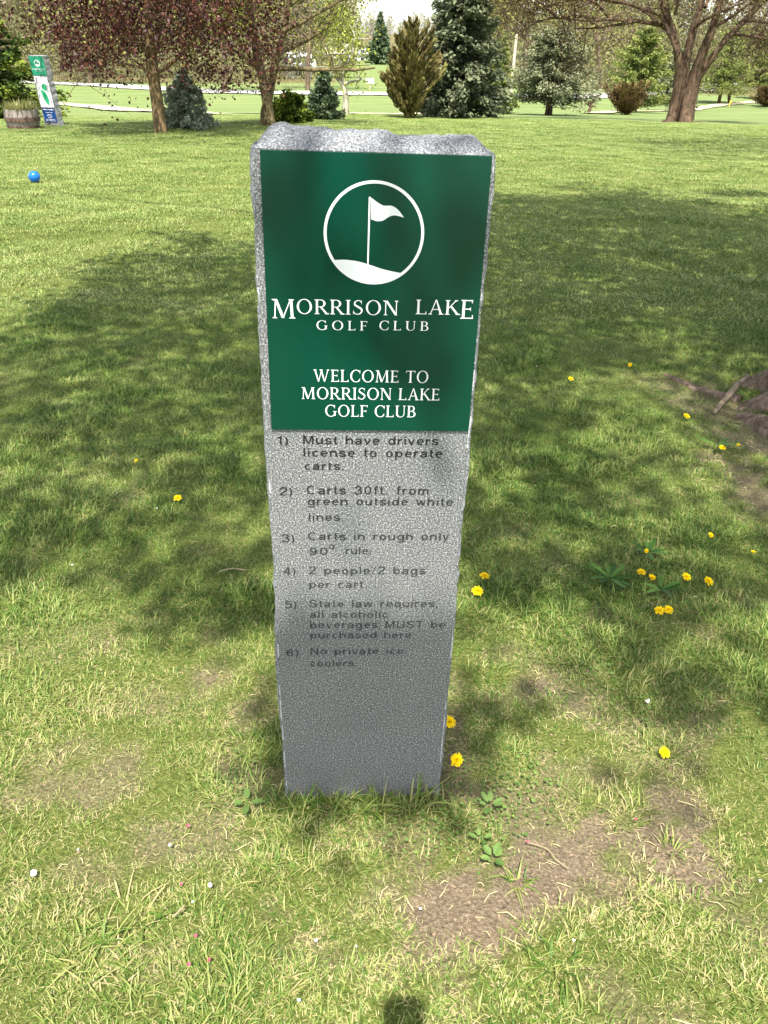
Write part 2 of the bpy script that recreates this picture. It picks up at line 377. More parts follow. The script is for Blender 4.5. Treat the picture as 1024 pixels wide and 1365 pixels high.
def spine(pts, ws):
    o = []; i = []; n = len(pts)
    for k, (x, y) in enumerate(pts):
        x0, y0 = pts[max(k-1, 0)]; x1, y1 = pts[min(k+1, n-1)]; dx, dy = x1-x0, y1-y0; l = math.hypot(dx, dy) or 1
        o.append((x-dy/l*ws[k]/2, y+dx/l*ws[k]/2)); i.append((x+dy/l*ws[k]/2, y-dx/l*ws[k]/2))
    return ('strip', o, i)
def bez(P, n=8):
    P = [Vector(p).to_2d() for p in P]; r = []
    for k in range(len(P)-1):   # catmull-rom through points
        a, b, c, d = P[max(k-1, 0)], P[k], P[k+1], P[min(k+2, len(P)-1)]
        for t in [j/n for j in range(n)]:
            r.append(tuple(.5*((2*b)+(c-a)*t+(2*a-5*b+4*c-d)*t*t+(3*b-a-3*c+d)*t**3)))
    r.append(tuple(P[-1])); return r
def stress(a): return TN+(TK-TN)*abs(math.cos(a))**1.3
def term(x, y, up, h=.17): # beak at an arm's end
    return [(x-.03, y), (x+.025, y), (x+.005, y+up*h), (x-.02, y+up*h)]
GL = {}
GL['I'] = (.30, [bar(.15, 0, .15, 1, TK), serif(.15, 0, TK, 1), serif(.15, 1, TK, -1)])
GL['L'] = (.62, [bar(.15, 0, .15, 1, TK), serif(.15, 0, TK, 1), serif(.15, 1, TK, -1), hbar(.15, .57, .03), term(.575, 0, 1, .2)])
GL['E'] = (.64, [bar(.15, 0, .15, 1, TK), serif(.15, 0, TK, 1), serif(.15, 1, TK, -1), hbar(.15, .57, .03), term(.585, 0, 1, .2), hbar(.15, .52, .97), term(.53, 1, -1, .17), hbar(.15, .46, .52), [(.45, .44), (.48, .42), (.48, .62), (.45, .6)]])
GL['F'] = (.60, [bar(.15, 0, .15, 1, TK), serif(.15, 0, TK, 1), serif(.15, 1, TK, -1), hbar(.15, .54, .97), term(.55, 1, -1, .18), hbar(.15, .46, .5), [(.45, .42), (.48, .4), (.48, .6), (.45, .58)]])
GL['T'] = (.72, [bar(.36, 0, .36, 1, TK), serif(.36, 0, TK, 1), hbar(.04, .68, .97), term(.685, 1, -1, .19), [(.035, 1), (.06, 1), (.04, .81), (.015, .81)]])
GL['M'] = (1.06, [bar(.14, 0, .19, 1, TN), bar(.2, 1, .5, .02, TK*1.05), bar(.5, .02, .84, 1, TN), bar(.9, 0, .86, 1, TK), serif(.14, 0, TN, 1), serif(.9, 0, TK, 1), serif(.15, 1, .08, -1), serif(.87, 1, .09, -1)])
GL['N'] = (.88, [bar(.14, 0, .14, 1, TN), bar(.17, 1, .74, 0, TK*1.15), bar(.74, 0, .74, 1, TN), serif(.14, 0, TN, 1), serif(.11, 1, .09, -1), serif(.74, 1, TN, -1)])
GL['A'] = (.84, [bar(.13, 0, .42, 1.02, TN*1.1), bar(.42, 1.02, .71, 0, .06, TK*1.15), hbar(.23, .6, .35, .05), serif(.12, 0, TN, 1), serif(.71, 0, TK, 1)])
GL['K'] = (.80, [bar(.15, 0, .15, 1, TK), serif(.15, 0, TK, 1), serif(.15, 1, TK, -1), bar(.2, .44, .6, 1, TN*1.3), bar(.33, .58, .72, 0, TK*1.15), serif(.6, 1, TN, -1), serif(.73, 0, TK*.9, 1)])
GL['O'] = (.92, [arc(.46, .5, .42, .52, 0, 360, stress, 44)])
GL['C'] = (.80, [arc(.46, .5, .42, .52, 48, 312, stress, 36), [(.71, .84), (.735, 1.0), (.755, 1.0), (.755, .7), (.735, .7)], [(.7, .12), (.74, .17), (.755, .3), (.735, .3), (.69, .19)]])
GL['G'] = (.90, [arc(.46, .5, .42, .52, 48, 318, stress, 36), [(.71, .84), (.735, 1.0), (.755, 1.0), (.755, .7), (.735, .7)], bar(.76, .07, .76, .44, TK), serif(.76, .46, TK, -1)])
GL['U'] = (.84, [bar(.16, .3, .16, 1, TK), bar(.7, .3, .7, 1, TN), arc(.41, .32, .317, .34, 180, 360, lambda a: TK if math.cos(a) < -.6 else TN+(TK-TN)*max(0, -math.cos(a)), 24), serif(.16, 1, TK, -1), serif(.7, 1, TN, -1)])
GL['R'] = (.78, [bar(.15, 0, .15, 1, TK), serif(.15, 0, TK, 1), serif(.15, 1, TK, -1), hbar(.15, .38, .97), hbar(.15, .38, .5), arc(.36, .735, .27, .262, -90, 90, stress, 20), bar(.36, .5, .7, 0, TK*1.1), serif(.71, 0, TK*.8, 1)])
GL['B'] = (.72, [bar(.15, 0, .15, 1, TK), serif(.15, 0, .1, 1), serif(.15, 1, .1, -1), hbar(.15, .36, .97), hbar(.15, .38, .525), hbar(.15, .38, .03), arc(.34, .755, .245, .245, -90, 90, stress, 18), arc(.36, .272, .3, .272, -90, 90, stress, 18)])
_s = bez([(.5, .84), (.42, .95), (.28, .97), (.14, .86), (.14, .68), (.3, .545), (.46, .43), (.53, .27), (.43, .08), (.26, .03), (.12, .1), (.06, .2)], 5)
GL['S'] = (.62, [spine(_s, [TN+(TK*1.05-TN)*math.exp(-((k/(len(_s)-1)-.5)/.2)**2) for k in range(len(_s))]), [(.49, .98), (.515, .98), (.51, .72), (.49, .72)], [(.06, .02), (.04, .02), (.05, .3), (.07, .3)]])
GL['W'] = (1.2, [bar(.12, 1, .38, -.01, TK, .07), bar(.38, -.01, .6, .98, TN), bar(.56, 1, .82, -.01, TK, .07), bar(.82, -.01, 1.07, 1, TN), serif(.12, 1, TK*.8, -1), serif(1.07, 1, TN, -1), serif(.57, 1, TK*.8, -1)])
def serif_word(mb, text, x0, x1, base, cap, y, track=.06, wsp=.45):
    """letters between x0 and x1 (local x), standing on `base`, on the plane y; each stroke a hair prouder than the last"""
    items = []; tot = 0
    for i, ch in enumerate(text):
        if ch == ' ': tot += wsp; continue
        items.append((ch, tot)); tot += GL[ch][0]+(track if i < len(text)-1 else 0)
    sx = (x1-x0)/tot; sy = cap; k = 0
    for ch, off in items:
        for q, st in enumerate(GL[ch][1]):
            yy = y-.00004*q
            if st[0] == 'strip':
                o, i_ = st[1], st[2]; n = len(o)
                vs = [(x0+(px+off)*sx, yy, base+py*sy) for px, py in o]+[(x0+(px+off)*sx, yy, base+py*sy) for px, py in i_]
                mb.add(vs, [(j, j+1, n+j+1, n+j) for j in range(n-1)])
            else: mb.add([(x0+(px+off)*sx, yy, base+py*sy) for px, py in st], [tuple(range(len(st)))])

# ---------------------------------------------------------------- the granite marker
FN = Vector((math.sin(SPSI), -math.cos(SPSI), 0)); FO = Vector((SX, SY, 0)); FX = Vector((math.cos(SPSI), math.sin(SPSI), 0))
def face(px, py):
    d = ray(px, py); o = Vector((0, 0, CAM_H)); t = (FO-o).dot(FN)/d.dot(FN); p = o+d*t
    return (p-FO).dot(FX), p.z
Lf = [face(*p) for p in [(384, 1090), (382, 1063), (379, 1016), (374, 954), (369.7, 885), (370, 863), (366.6, 787), (364, 726), (358.8, 651), (354.5, 590), (355, 554), (346.5, 449), (342.2, 378), (342.4, 326), (338.5, 290), (337, 245), (337, 200)]]
Rf = [face(*p) for p in [(581, 1090), (584, 1063), (588, 1016), (594, 954), (599, 897), (604, 860), (609.4, 772), (614, 711), (620, 651), (626.5, 575), (629, 560), (633, 501), (638, 449), (645, 378), (656.5, 273), (660, 225), (659, 206)]]
def granite(name, rough, pale=0):
    m = NT(name); c = m.obj()
    vo = m.n('ShaderNodeTexVoronoi'); vo.inputs['Scale'].default_value = 700; m.l(c, vo.inputs['Vector'])
    g1 = m.ramp(vo.outputs['Distance'], [(.2, (1, 1, 1, 1)), (.7, (.6, .6, .6, 1))])
    n = m.noise(900, 3, .7, c); n2 = m.noise(6, 4, .6, c); n3 = m.noise(330, 3, .7, c)
    if rough: st = [(.3, lin(40, 41, 44)), (.45, lin(104, 105, 108)), (.58, lin(160, 161, 163)), (.75, lin(240, 240, 240))]
    else: st = [(.32, lin(28, 28, 30)), (.42, lin(72, 73, 74)), (.53, lin(124, 125, 125)), (.66, lin(226, 226, 224))]
    if pale: st = [(.3, lin(120, 121, 122)), (.45, lin(176, 177, 178)), (.6, lin(226, 226, 226))]
    col = m.ramp(m.mix(.75, n, n3), st); col = m.mix(.7, col, g1, 'MULTIPLY')
    col = m.mix(.5, col, m.ramp(n2, [(.3, (.82, .83, .84, 1)), (.7, (1.15, 1.15, 1.14, 1))]), 'MULTIPLY')
    z = m.n('ShaderNodeSeparateXYZ'); m.l(c, z.inputs[0])
    dirt = m.math('MULTIPLY', m.ramp(z.outputs[2], [(0, (1, 1, 1, 1)), (.12, (0, 0, 0, 1))]), m.ramp(m.noise(25, 4, .6, c), [(.35, (0, 0, 0, 1)), (.7, (1, 1, 1, 1))]))
    col = m.mix(m.math('MULTIPLY', dirt, .5), col, lin(96, 84, 64))
    m.pbsdf(col, .85 if rough else .55, m.bump(m.mix(.5, n3, m.noise(60, 5, .6, c)) if rough else n3, .9 if rough else .15, .004 if rough else .0008), .3)
    return m.mat
MG0, MG1, MG2 = granite('sawn_granite', False), granite('split_granite', True), granite('bruised_granite_edge', True, 1)
marker = empty('golf_club_marker', (SX, SY, 0), 'tall rough-edged granite slab with green welcome panel and engraved cart rules', 'sign', rz=SPSI)
TH = .105
def slab(name, Lp, Rp, ztl, ztr, TH, parent, crest, nu=44, nv=10, nz=120, amp=1.0, seed=0):
    lz = [p[1] for p in Lp]; lx = [p[0] for p in Lp]; rz_ = [p[1] for p in Rp]; rx = [p[0] for p in Rp]
    us = np.concatenate([[0, .008], np.linspace(.03, .97, nu-4), [.992, 1]]); vs = np.concatenate([[0, .003/TH*amp, .012/TH*amp], np.linspace(.03/TH*amp, 1, nv-3)])*TH
    V = []; zs = np.linspace(-.06, 1, nz)
    def nn(a, b, s, sd): return float(fbm(np.array([a]), np.array([b]), s, sd+seed, 3)[0])-.5
    def loop(t):
        out = []
        def pt(u, side, v):
            zt = ztl+(ztr-ztl)*u; z = -.06+(zt+.06)*t
            xl = np.interp(z, lz, lx); xr = np.interp(z, rz_, rx)
            # round the upper corners
            return xl, xr, z
        seq = [(u, 0.0, 'f') for u in us] + [(1.0, v, 'r') for v in vs[1:]] + [(u, TH, 'b') for u in us[::-1][1:]] + [(0.0, v, 'l') for v in vs[::-1][1:-1]]
        for u, v, s in seq:
            xl, xr, z = pt(u, s, v)
            x = xl+(xr-xl)*u; y = v
            if s == 'r': x += amp*(.002+.006*nn(v*1.0, z, 60, 2)+.008*nn(v, z, 17, 4)+.003*min(v/.02, 1))
            if s == 'l': x -= amp*(.002+.006*nn(v+3, z, 60, 6)+.008*nn(v+3, z, 17, 8)+.003*min(v/.02, 1))
            if s == 'b': y += amp*(.022*nn(x+5, z, 9, 10)+.010*nn(x+5, z, 40, 12))
            if s == 'f' and (u == 0 or u == 1):
                ch = max(0, nn(z, u*7, 45, 14)); x += (1 if u == 0 else -1)*amp*ch*.012; y += amp*(.0012+ch*.010)
            if s in 'lr' and v == vs[1]: y += .002*amp
            out.append((x, y, z))
        return out
    for t in np.linspace(0, 1, nz): V += loop(t)
    n = 2*nu+2*(nv-1)-2; F = []; M_ = []
    for k in range(nz-1):
        for j in range(n):
            F.append((k*n+j, k*n+(j+1) % n, (k+1)*n+(j+1) % n, (k+1)*n+j)); M_.append(0 if 0 < j < nu-2 else ((2 if nn(k*.11, j*.7, 2.2, 24) > .06 else 0) if j in (0, nu-2) else 1))
    # rough top: grid whose border is the last loop
    b0 = (nz-1)*n; idx = {}
    for i in range(nu):
        idx[(i, 0)] = b0+i; idx[(i, nv-1)] = b0+nu-1+nv-1+(nu-1-i)
    for j in range(nv):
        idx[(nu-1, j)] = b0+nu-1+j
        if j: idx[(0, j)] = b0+(n-j) % n if j < nv-1 else idx[(0, nv-1)]
    for j in range(1, nv-1):
        for i in range(1, nu-1):
            a = V[idx[(i, 0)]]; c = V[idx[(i, nv-1)]]; f = vs[j]/TH
            x = a[0]+(c[0]-a[0])*f; y = a[1]+(c[1]-a[1])*f; u = us[i]; z = a[2]
            e = min(u, 1-u)
            z += crest(u)*min(1, (f/.28)**.8)*min(1, (e/.05)**.7)*(1 if f < .8 else (1-f)/.2*.8+.2) + amp*(.009*nn(x+9, y, 16, 16)+.008*nn(x+9, y, 80, 18))*min(1, f/.1)
            idx[(i, j)] = len(V); V.append((x, y, z))
    for j in range(nv-1):
        for i in range(nu-1):
            F.append((idx[(i, j)], idx[(i+1, j)], idx[(i+1, j+1)], idx[(i, j+1)])); M_.append(1)
    me = bpy.data.meshes.new(name); me.from_pydata(V, [], F); me.materials.append(MG0); me.materials.append(MG1); me.materials.append(MG2)
    me.polygons.foreach_set('material_index', M_); me.update()
    return link(name, me, parent)
zl = face(341, 197)[1]; zr = face(658, 208)[1]
def crest(u): return float(np.interp(u, [0, .03, .09, .18, .35, .45, .52, .6, .8, .93, .98, 1], [.0, .020, .030, .024, .022, .022, .025, .018, .021, .022, .012, 0]))
slab('slab', Lf, Rf, zl, zr, TH, marker, crest)

# green panel, its print raised a hair
def panel_mat(name, col, coat=.6, rough=.22):
    m = NT(name); c = m.obj(); n = m.noise(3.5, 3, .5, c)
    cc = m.mix(1.0, tuple(col), m.ramp(n, [(.3, (.9, .9, .9, 1)), (.7, (1.1, 1.1, 1.1, 1))]), 'MULTIPLY')
    sp = m.ramp(m.noise(420, 2, .5, c), [(.74, (0, 0, 0, 1)), (.8, (1, 1, 1, 1))])
    cc = m.mix(m.math('MULTIPLY', sp, .12), cc, (.5, .52, .5, 1))
    m.pbsdf(cc, m.math('ADD', m.math('MULTIPLY', m.noise(9, 4, .6, c), .12), rough-.05), None, .35, coat=coat); return m.mat
MGREEN = panel_mat('green_enamel', lin(0, 55, 41), .12, .24); MWHITE = plain('white_print', (.74, .74, .74), .35, .4, 0, 60, .02)
(pl, pt), (pr, ptr), (pbl, pb), (pbr, pbb) = [face(*p) for p in [(346, 200), (656.5, 206.5), (362, 572), (625, 574)]]
top = (pt+ptr)/2; bot = (pb+pbb)/2; lft = (pl+pbl)/2; rgt = (pr+pbr)/2
PT = (top, bot, lft, rgt)
mb = MB(); c_ = .0008
mb.add([(lft, -.0005, bot), (rgt, -.0005, bot), (rgt, -.0005, top), (lft, -.0005, top),
        (lft+c_, -.004, bot+c_), (rgt-c_, -.004, bot+c_), (rgt-c_, -.004, top-c_), (lft+c_, -.004, top-c_)],
       [(4, 5, 6, 7), (0, 1, 5, 4), (1, 2, 6, 5), (2, 3, 7, 6), (3, 0, 4, 7), (3, 2, 1, 0)])
panel = mb.build('sign_panel', MGREEN, marker)
def zp(x, y): return face(320+x*.35156, 150+y*.35156)       # coordinates read off an enlargement of the panel
yF = -.0043
cxz = zp(508, 458); x_l = zp(318, 458)[0]; x_r = zp(698, 458)[0]; Rr = (x_r-x_l)/2; rin = Rr*(1-11/190)
mb = MB(); N_ = 96
mb.add([(cxz[0]+r*math.cos(2*math.pi*k/N_), yF, cxz[1]+r*math.sin(2*math.pi*k/N_)) for r in (Rr, rin) for k in range(N_)],
       [(k, (k+1) % N_, N_+(k+1) % N_, N_+k) for k in range(N_)])
mb.build('logo_ring', MWHITE, panel)
mb = MB(); hill = bez([zp(*p) for p in [(352, 557), (400, 556), (450, 563), (500, 578), (550, 594), (618, 608)]], 6)
rr = (Rr+rin)/2; top_ = []; low = []
for (x, z) in hill:
    dx = max(-rr*.999, min(rr*.999, x-cxz[0])); top_.append((x, yF-.00008, z)); low.append((x, yF-.00008, min(z, cxz[1]-math.sqrt(rr*rr-dx*dx))))
n = len(hill); mb.add(top_+low, [(j, j+1, n+j+1, n+j) for j in range(n-1)])
mb.build('logo_hill', MWHITE, panel)
mb = MB(); a = zp(492, 318); b = zp(484.5, 577); wv = .0011
mb.add([(b[0]-wv, yF, b[1]), (b[0]+wv, yF, b[1]), (a[0]+wv*1.3, yF, a[1]), (a[0]-wv*1.3, yF, a[1])], [(0, 1, 2, 3)])
mb.build('logo_pole', MWHITE, panel)
mb = MB(); up = bez([zp(*p) for p in [(498, 321), (520, 338), (545, 351), (575, 352), (600, 368), (621, 396)]], 4); dn = bez([zp(*p) for p in [(497, 402), (520, 410), (543, 407), (562, 395), (585, 388), (621, 396)]], 4)
n = len(up); mb.add([(x, yF-.0001, z) for x, z in up+dn], [(j, j+1, n+j+1, n+j) for j in range(n-1)])
mb.build('logo_flag', MWHITE, panel)
def word(text, xa, xb, ytop, ybase, track=.06, wsp=.45):
    A = zp(xa, ybase); B = zp(xb, ybase); T = zp((xa+xb)/2, ytop); Bm = zp((xa+xb)/2, ybase)
    base = (A[1]+B[1])/2; mb = MB(); serif_word(mb, text, A[0], B[0], base, T[1]-Bm[1], yF, track, wsp)
    return mb
def merge(name, *ms):
    r = MB()
    for q in ms: r.add(q.v, q.f)
    return r.build(name, MWHITE, panel)
merge('lettering', word('M', 121, 213, 705, 777), word('ORRISON', 214, 601, 708, 763, .09))
merge('lettering', word('LAK', 664, 830, 708, 763, .06), word('E', 832, 884, 708, 779))
merge('lettering', word('GOLF', 289, 483, 787, 822, .32))
merge('lettering', word('CLUB', 526, 716, 788, 823, .32))
merge('lettering', word('WELCOME TO', 279, 714, 974, 1019, .07, .42))
merge('lettering', word('MORRISON LAKE', 233, 756, 1041, 1085, .07, .42))
merge('lettering', word('GOLF CLUB', 322, 667, 1107, 1150, .07, .42))
# the engraved rules, blacked letters worn towards the bottom
def inkmat():
    m = NT('engraved_black'); c = m.obj(); z = m.n('ShaderNodeSeparateXYZ'); m.l(c, z.inputs[0])
    wz = m.n('ShaderNodeMapRange'); wz.inputs[1].default_value = .95; wz.inputs[2].default_value = .5; wz.inputs[3].default_value = .0; wz.inputs[4].default_value = .5
    m.l(z.outputs[2], wz.inputs[0])
    wear = m.math('MULTIPLY', wz.outputs[0], m.ramp(m.noise(130, 5, .65, c), [(.3, (.5, .5, .5, 1)), (.62, (1, 1, 1, 1))]))
    col = m.mix(wear, lin(22, 22, 24), lin(92, 94, 96)); m.pbsdf(col, .8, None, .2); return m.mat
MINK = inkmat()
def zr_(x, y): return face(340+x*.30273, 560+y*.30273)

T_ = .15
K_ = lambda a: T_
def sp(pts, n=5): q = bez(pts, n); return spine(q, [T_]*len(q))
def st_(x, y0, y1): return bar(x, y0, x, y1, T_)
XH = .70
ring = lambda cx, rx=.30: arc(cx, .35, rx, .365, 0, 360, K_, 30)
SL = {
 'a': (.66, [sp([(.1, .5), (.2, .61), (.34, .64), (.5, .56), (.53, .42), (.53, .0)]), sp([(.52, .39), (.34, .36), (.14, .3), (.09, .17), (.2, .06), (.38, .07), (.52, .2)])]),
 'b': (.70, [st_(.1, 0, 1), ring(.38, .29)]), 'c': (.62, [arc(.34, .35, .30, .365, 48, 312, K_, 24)]), 'd': (.70, [st_(.6, 0, 1), ring(.33, .29)]),
 'e': (.66, [arc(.34, .35, .30, .365, 8, 318, K_, 28), hbar(.08, .63, .36, .11)]), 'f': (.40, [sp([(.4, .93), (.28, .94), (.2, .84), (.2, .6), (.2, 0)]), hbar(.04, .38, .64, .11)]),
 'g': (.70, [ring(.33, .29), sp([(.6, .7), (.6, 0), (.56, -.16), (.4, -.24), (.22, -.22), (.1, -.14)])]), 'h': (.68, [st_(.1, 0, 1), sp([(.1, .44), (.2, .59), (.36, .64), (.52, .56), (.57, .42), (.57, 0)])]),
 'i': (.24, [st_(.12, 0, XH), st_(.12, .86, 1)]), 'l': (.24, [st_(.12, 0, 1)]), 'n': (.68, [st_(.1, 0, XH), sp([(.1, .44), (.2, .59), (.36, .64), (.52, .56), (.57, .42), (.57, 0)])]),
 'm': (.98, [st_(.1, 0, XH), sp([(.1, .44), (.18, .59), (.3, .64), (.43, .56), (.48, .42), (.48, 0)]), sp([(.48, .44), (.56, .59), (.68, .64), (.81, .56), (.86, .42), (.86, 0)])]),
 'o': (.68, [ring(.34)]), 'p': (.70, [st_(.1, -.28, XH), ring(.38, .29)]), 'q': (.70, [st_(.6, -.28, XH), ring(.33, .29)]), 'r': (.44, [st_(.1, 0, XH), sp([(.1, .42), (.19, .57), (.3, .63), (.42, .63)])]),
 's': (.60, [sp([(.52, .52), (.42, .63), (.24, .64), (.1, .54), (.14, .42), (.32, .35), (.49, .28), (.52, .15), (.38, .06), (.2, .07), (.07, .18)])]),
 't': (.38, [sp([(.18, .92), (.18, .6), (.18, .2), (.22, .08), (.36, .07)]), hbar(.02, .36, .64, .11)]), 'u': (.68, [st_(.57, 0, XH), sp([(.1, .7), (.1, .28), (.15, .13), (.3, .06), (.46, .12), (.57, .28)])]),
 'v': (.62, [bar(.08, XH, .31, 0, .15), bar(.31, 0, .54, XH, .13)]), 'w': (.90, [bar(.08, XH, .26, 0, .14), bar(.26, 0, .45, XH, .12), bar(.45, XH, .64, 0, .14), bar(.64, 0, .82, XH, .12)]),
 'y': (.62, [bar(.08, XH, .32, 0, .15), bar(.16, -.27, .54, XH, .13)]), ')': (.34, [arc(-.08, .38, .34, .66, -56, 56, K_, 16)]), '.': (.26, [st_(.12, 0, .14)]), ',': (.26, [bar(.08, -.13, .13, .14, .1, .14)]),
 '/': (.44, [bar(.04, 0, .38, 1, .09)]), 'C': (.90, [arc(.46, .5, .40, .52, 46, 314, K_, 30)]), 'M': (1.0, [st_(.12, 0, 1), bar(.16, 1, .5, .05, .16, .12), bar(.5, .05, .84, 1, .12, .16), st_(.88, 0, 1)]),
 'N': (.86, [st_(.12, 0, 1), bar(.15, 1, .71, 0, .17), st_(.74, 0, 1)]), 'U': (.86, [sp([(.12, 1), (.12, .4), (.17, .16), (.43, .05), (.69, .16), (.74, .4), (.74, 1)])]), 'T': (.78, [st_(.39, 0, 1), hbar(.02, .76, .94, .13)]),
 'S': (.80, [sp([(.7, .74), (.6, .9), (.4, .94), (.18, .88), (.12, .7), (.24, .57), (.5, .49), (.69, .38), (.7, .2), (.54, .07), (.3, .06), (.13, .14), (.07, .3)])]),
 '0': (.72, [arc(.36, .5, .31, .52, 0, 360, K_, 32)]), '1': (.46, [st_(.28, 0, 1), bar(.08, .74, .26, .96, .14)]), '2': (.70, [sp([(.1, .7), (.16, .88), (.36, .95), (.56, .87), (.6, .68), (.46, .48), (.2, .26), (.1, .07)]), hbar(.06, .64, .06, .12)]),
 '3': (.70, [sp([(.1, .74), (.2, .91), (.38, .94), (.54, .84), (.54, .66), (.42, .55), (.3, .53)]), sp([(.3, .53), (.5, .49), (.6, .33), (.56, .14), (.36, .05), (.18, .08), (.08, .25)])]),
 '4': (.72, [st_(.5, 0, 1), hbar(.06, .68, .28, .12), bar(.1, .3, .48, .98, .15)]), '5': (.70, [hbar(.16, .6, .94, .12), bar(.13, .46, .19, .98, .12), sp([(.13, .5), (.3, .6), (.5, .56), (.6, .36), (.54, .14), (.34, .05), (.16, .09), (.07, .22)])]),
 '6': (.70, [arc(.36, .33, .29, .34, 0, 360, K_, 30), sp([(.6, .8), (.5, .92), (.34, .94), (.18, .82), (.11, .6), (.12, .35)])]), '9': (.70, [arc(.34, .67, .29, .34, 0, 360, K_, 30), sp([(.1, .18), (.2, .07), (.36, .06), (.52, .18), (.59, .4), (.58, .65)])])}
def rule_text(s, xa, xb, base, cap, wide=1.0):
    A = zr_(xa, base); B = zr_(xb, base); T = zr_((xa+xb)/2, base-cap); M0 = zr_((xa+xb)/2, base)
    items = []; tot = 0
    for ch in s:
        if ch == ' ': tot += .58; continue
        items.append((ch, tot)); tot += SL[ch][0]+.12
    tot -= .12+.05; sx = (B[0]-A[0])/tot; sz = T[1]-M0[1]; mb = MB(); dz = (B[1]-A[1])/(B[0]-A[0]) if B[0] != A[0] else 0; bz = (A[1]+B[1])/2
    for ch, off in items:
        for q, st in enumerate(SL[ch][1]):
            yy = -.0006-.00005*q
            if st[0] == 'strip':
                n = len(st[1]); mb.add([(A[0]+(px+off)*sx, yy, bz+py*sz) for px, py in st[1]+st[2]], [(j, j+1, n+j+1, n+j) for j in range(n-1)])
            else: mb.add([(A[0]+(px+off)*sx, yy, bz+py*sz) for px, py in st], [tuple(range(len(st)))])
    return mb.build('engraved_lettering', MINK, marker)
for a in [('1)', 98, 148, 107, 37), ('Must have drivers', 210, 805, 107, 37), ('license to operate', 212, 823, 162, 37), ('carts.', 217, 392, 218, 35),
          ('2)', 107, 166, 331, 36), ('Carts 30ft. from', 225, 763, 327, 37), ('green outside white', 230, 869, 375, 35), ('lines.', 235, 390, 443, 34),
          ('3)', 117, 176, 536, 34), ('Carts in rough only', 231, 852, 528, 34), ('90', 238, 320, 594, 33), ('o', 324, 351, 568, 30), ('rule.', 398, 512, 590, 33),
          ('4)', 122, 181, 681, 33), ('2 people/2 bags', 236, 748, 678, 34), ('per cart.', 238, 492, 738, 32),
          ('5)', 131, 185, 828, 33), ('State law requires,', 238, 805, 823, 32), ('all alcoholic', 241, 585, 870, 31), ('beverages MUST be', 241, 836, 915, 31), ('purchased here.', 243, 703, 960, 30),
          ('6)', 136, 193, 1039, 31), ('No private ice', 243, 652, 1031, 30), ('coolers.', 243, 449, 1084, 29)]:
    rule_text(*a)
# ---------------------------------------------------------------- vegetation builders
def leaf_arrays(cen, size, up=.35, asp=1.6, v=None, dirs=None, fold=.15):
    n = len(cen); size = np.broadcast_to(np.asarray(size, float), (n,))
    d = rng.normal(size=(n, 3)) if dirs is None else dirs + rng.normal(size=(n, 3))*.35
    d /= np.linalg.norm(d, axis=1)[:, None]+1e-9
    nr = rng.normal(size=(n, 3)); nr[:, 2] += up*3; s = np.cross(nr, d); s /= np.linalg.norm(s, axis=1)[:, None]+1e-9
    nn = np.cross(d, s)
    L = size[:, None]; W = L/asp
    V = np.stack([cen-d*L*.5, cen+s*W*.5+d*L*.05+nn*W*fold, cen+d*L*.5, cen-s*W*.5+d*L*.05+nn*W*fold], 1).reshape(-1, 3)
    F = np.arange(4*n).reshape(n, 4)
    F = np.concatenate([F[:, [0, 1, 2]], F[:, [0, 2, 3]]])
    if v is None: v = rng.random(n)
    return V, F, np.repeat(v, 4)
def leaf_obj(name, cen, size, mat, parent=None, **k):
    V, F, v = leaf_arrays(np.asarray(cen, float), size, **k)
    return link(name, np_mesh(name, V, F, mat, {'v': v}), parent)
def bark(name, c0, c1, sc=14, bump=1.0):
    m = NT(name); c = m.scale(m.obj(), (1, 1, .22))
    n = m.noise(sc, 6, .65, c, .6); n2 = m.noise(1.6, 3, .5, m.obj())
    col = m.ramp(n, [(.32, c0), (.68, c1)]); col = m.mix(.6, col, m.ramp(n2, [(.3, (.75, .76, .76, 1)), (.7, (1.2, 1.2, 1.2, 1))]), 'MULTIPLY')
    m.pbsdf(col, .95, m.bump(n, bump, .02), .1); return m.mat
BK_GREY = bark('grey_bark', lin(62, 52, 42), lin(130, 112, 92)); BK_BROWN = bark('brown_bark', lin(40, 32, 26), lin(110, 90, 72))
BK_OCHRE = bark('lichen_bark', lin(58, 52, 38), lin(126, 112, 80))
def limb(mb, p0, d, L, r, tips, depth=3, spread=.6, droop=0.0, nb=3, up=.1, shrink=.66, tipn=2):
    p = Vector(p0); d = Vector(d).normalized(); pts = [p.copy()]; rad = [r]; k = 5
    for i in range(k):
        d = (d+Vector((random.gauss(0, .13), random.gauss(0, .13), random.gauss(0, .1)+up*.25-droop*.2))).normalized()
        p = p+d*L/k; pts.append(p.copy()); rad.append(r*(1-.62*(i+1)/k))
        if depth <= 1: tips.append(p.copy())
    mb.tube(pts, rad, 7 if r > .04 else 4, .5, cap=False, wob=.12)
    if depth > 0:
        for i in range(nb):
            q = pts[random.choice([2, 3, 4, 5])]; x = Vector((random.gauss(0, 1), random.gauss(0, 1), random.gauss(0, .7))).normalized()
            limb(mb, q, d*(1-spread)+x*spread*1.1+Vector((0, 0, up)), L*shrink*random.uniform(.7, 1.15), r*.42, tips, depth-1, spread, droop, nb, up, shrink)
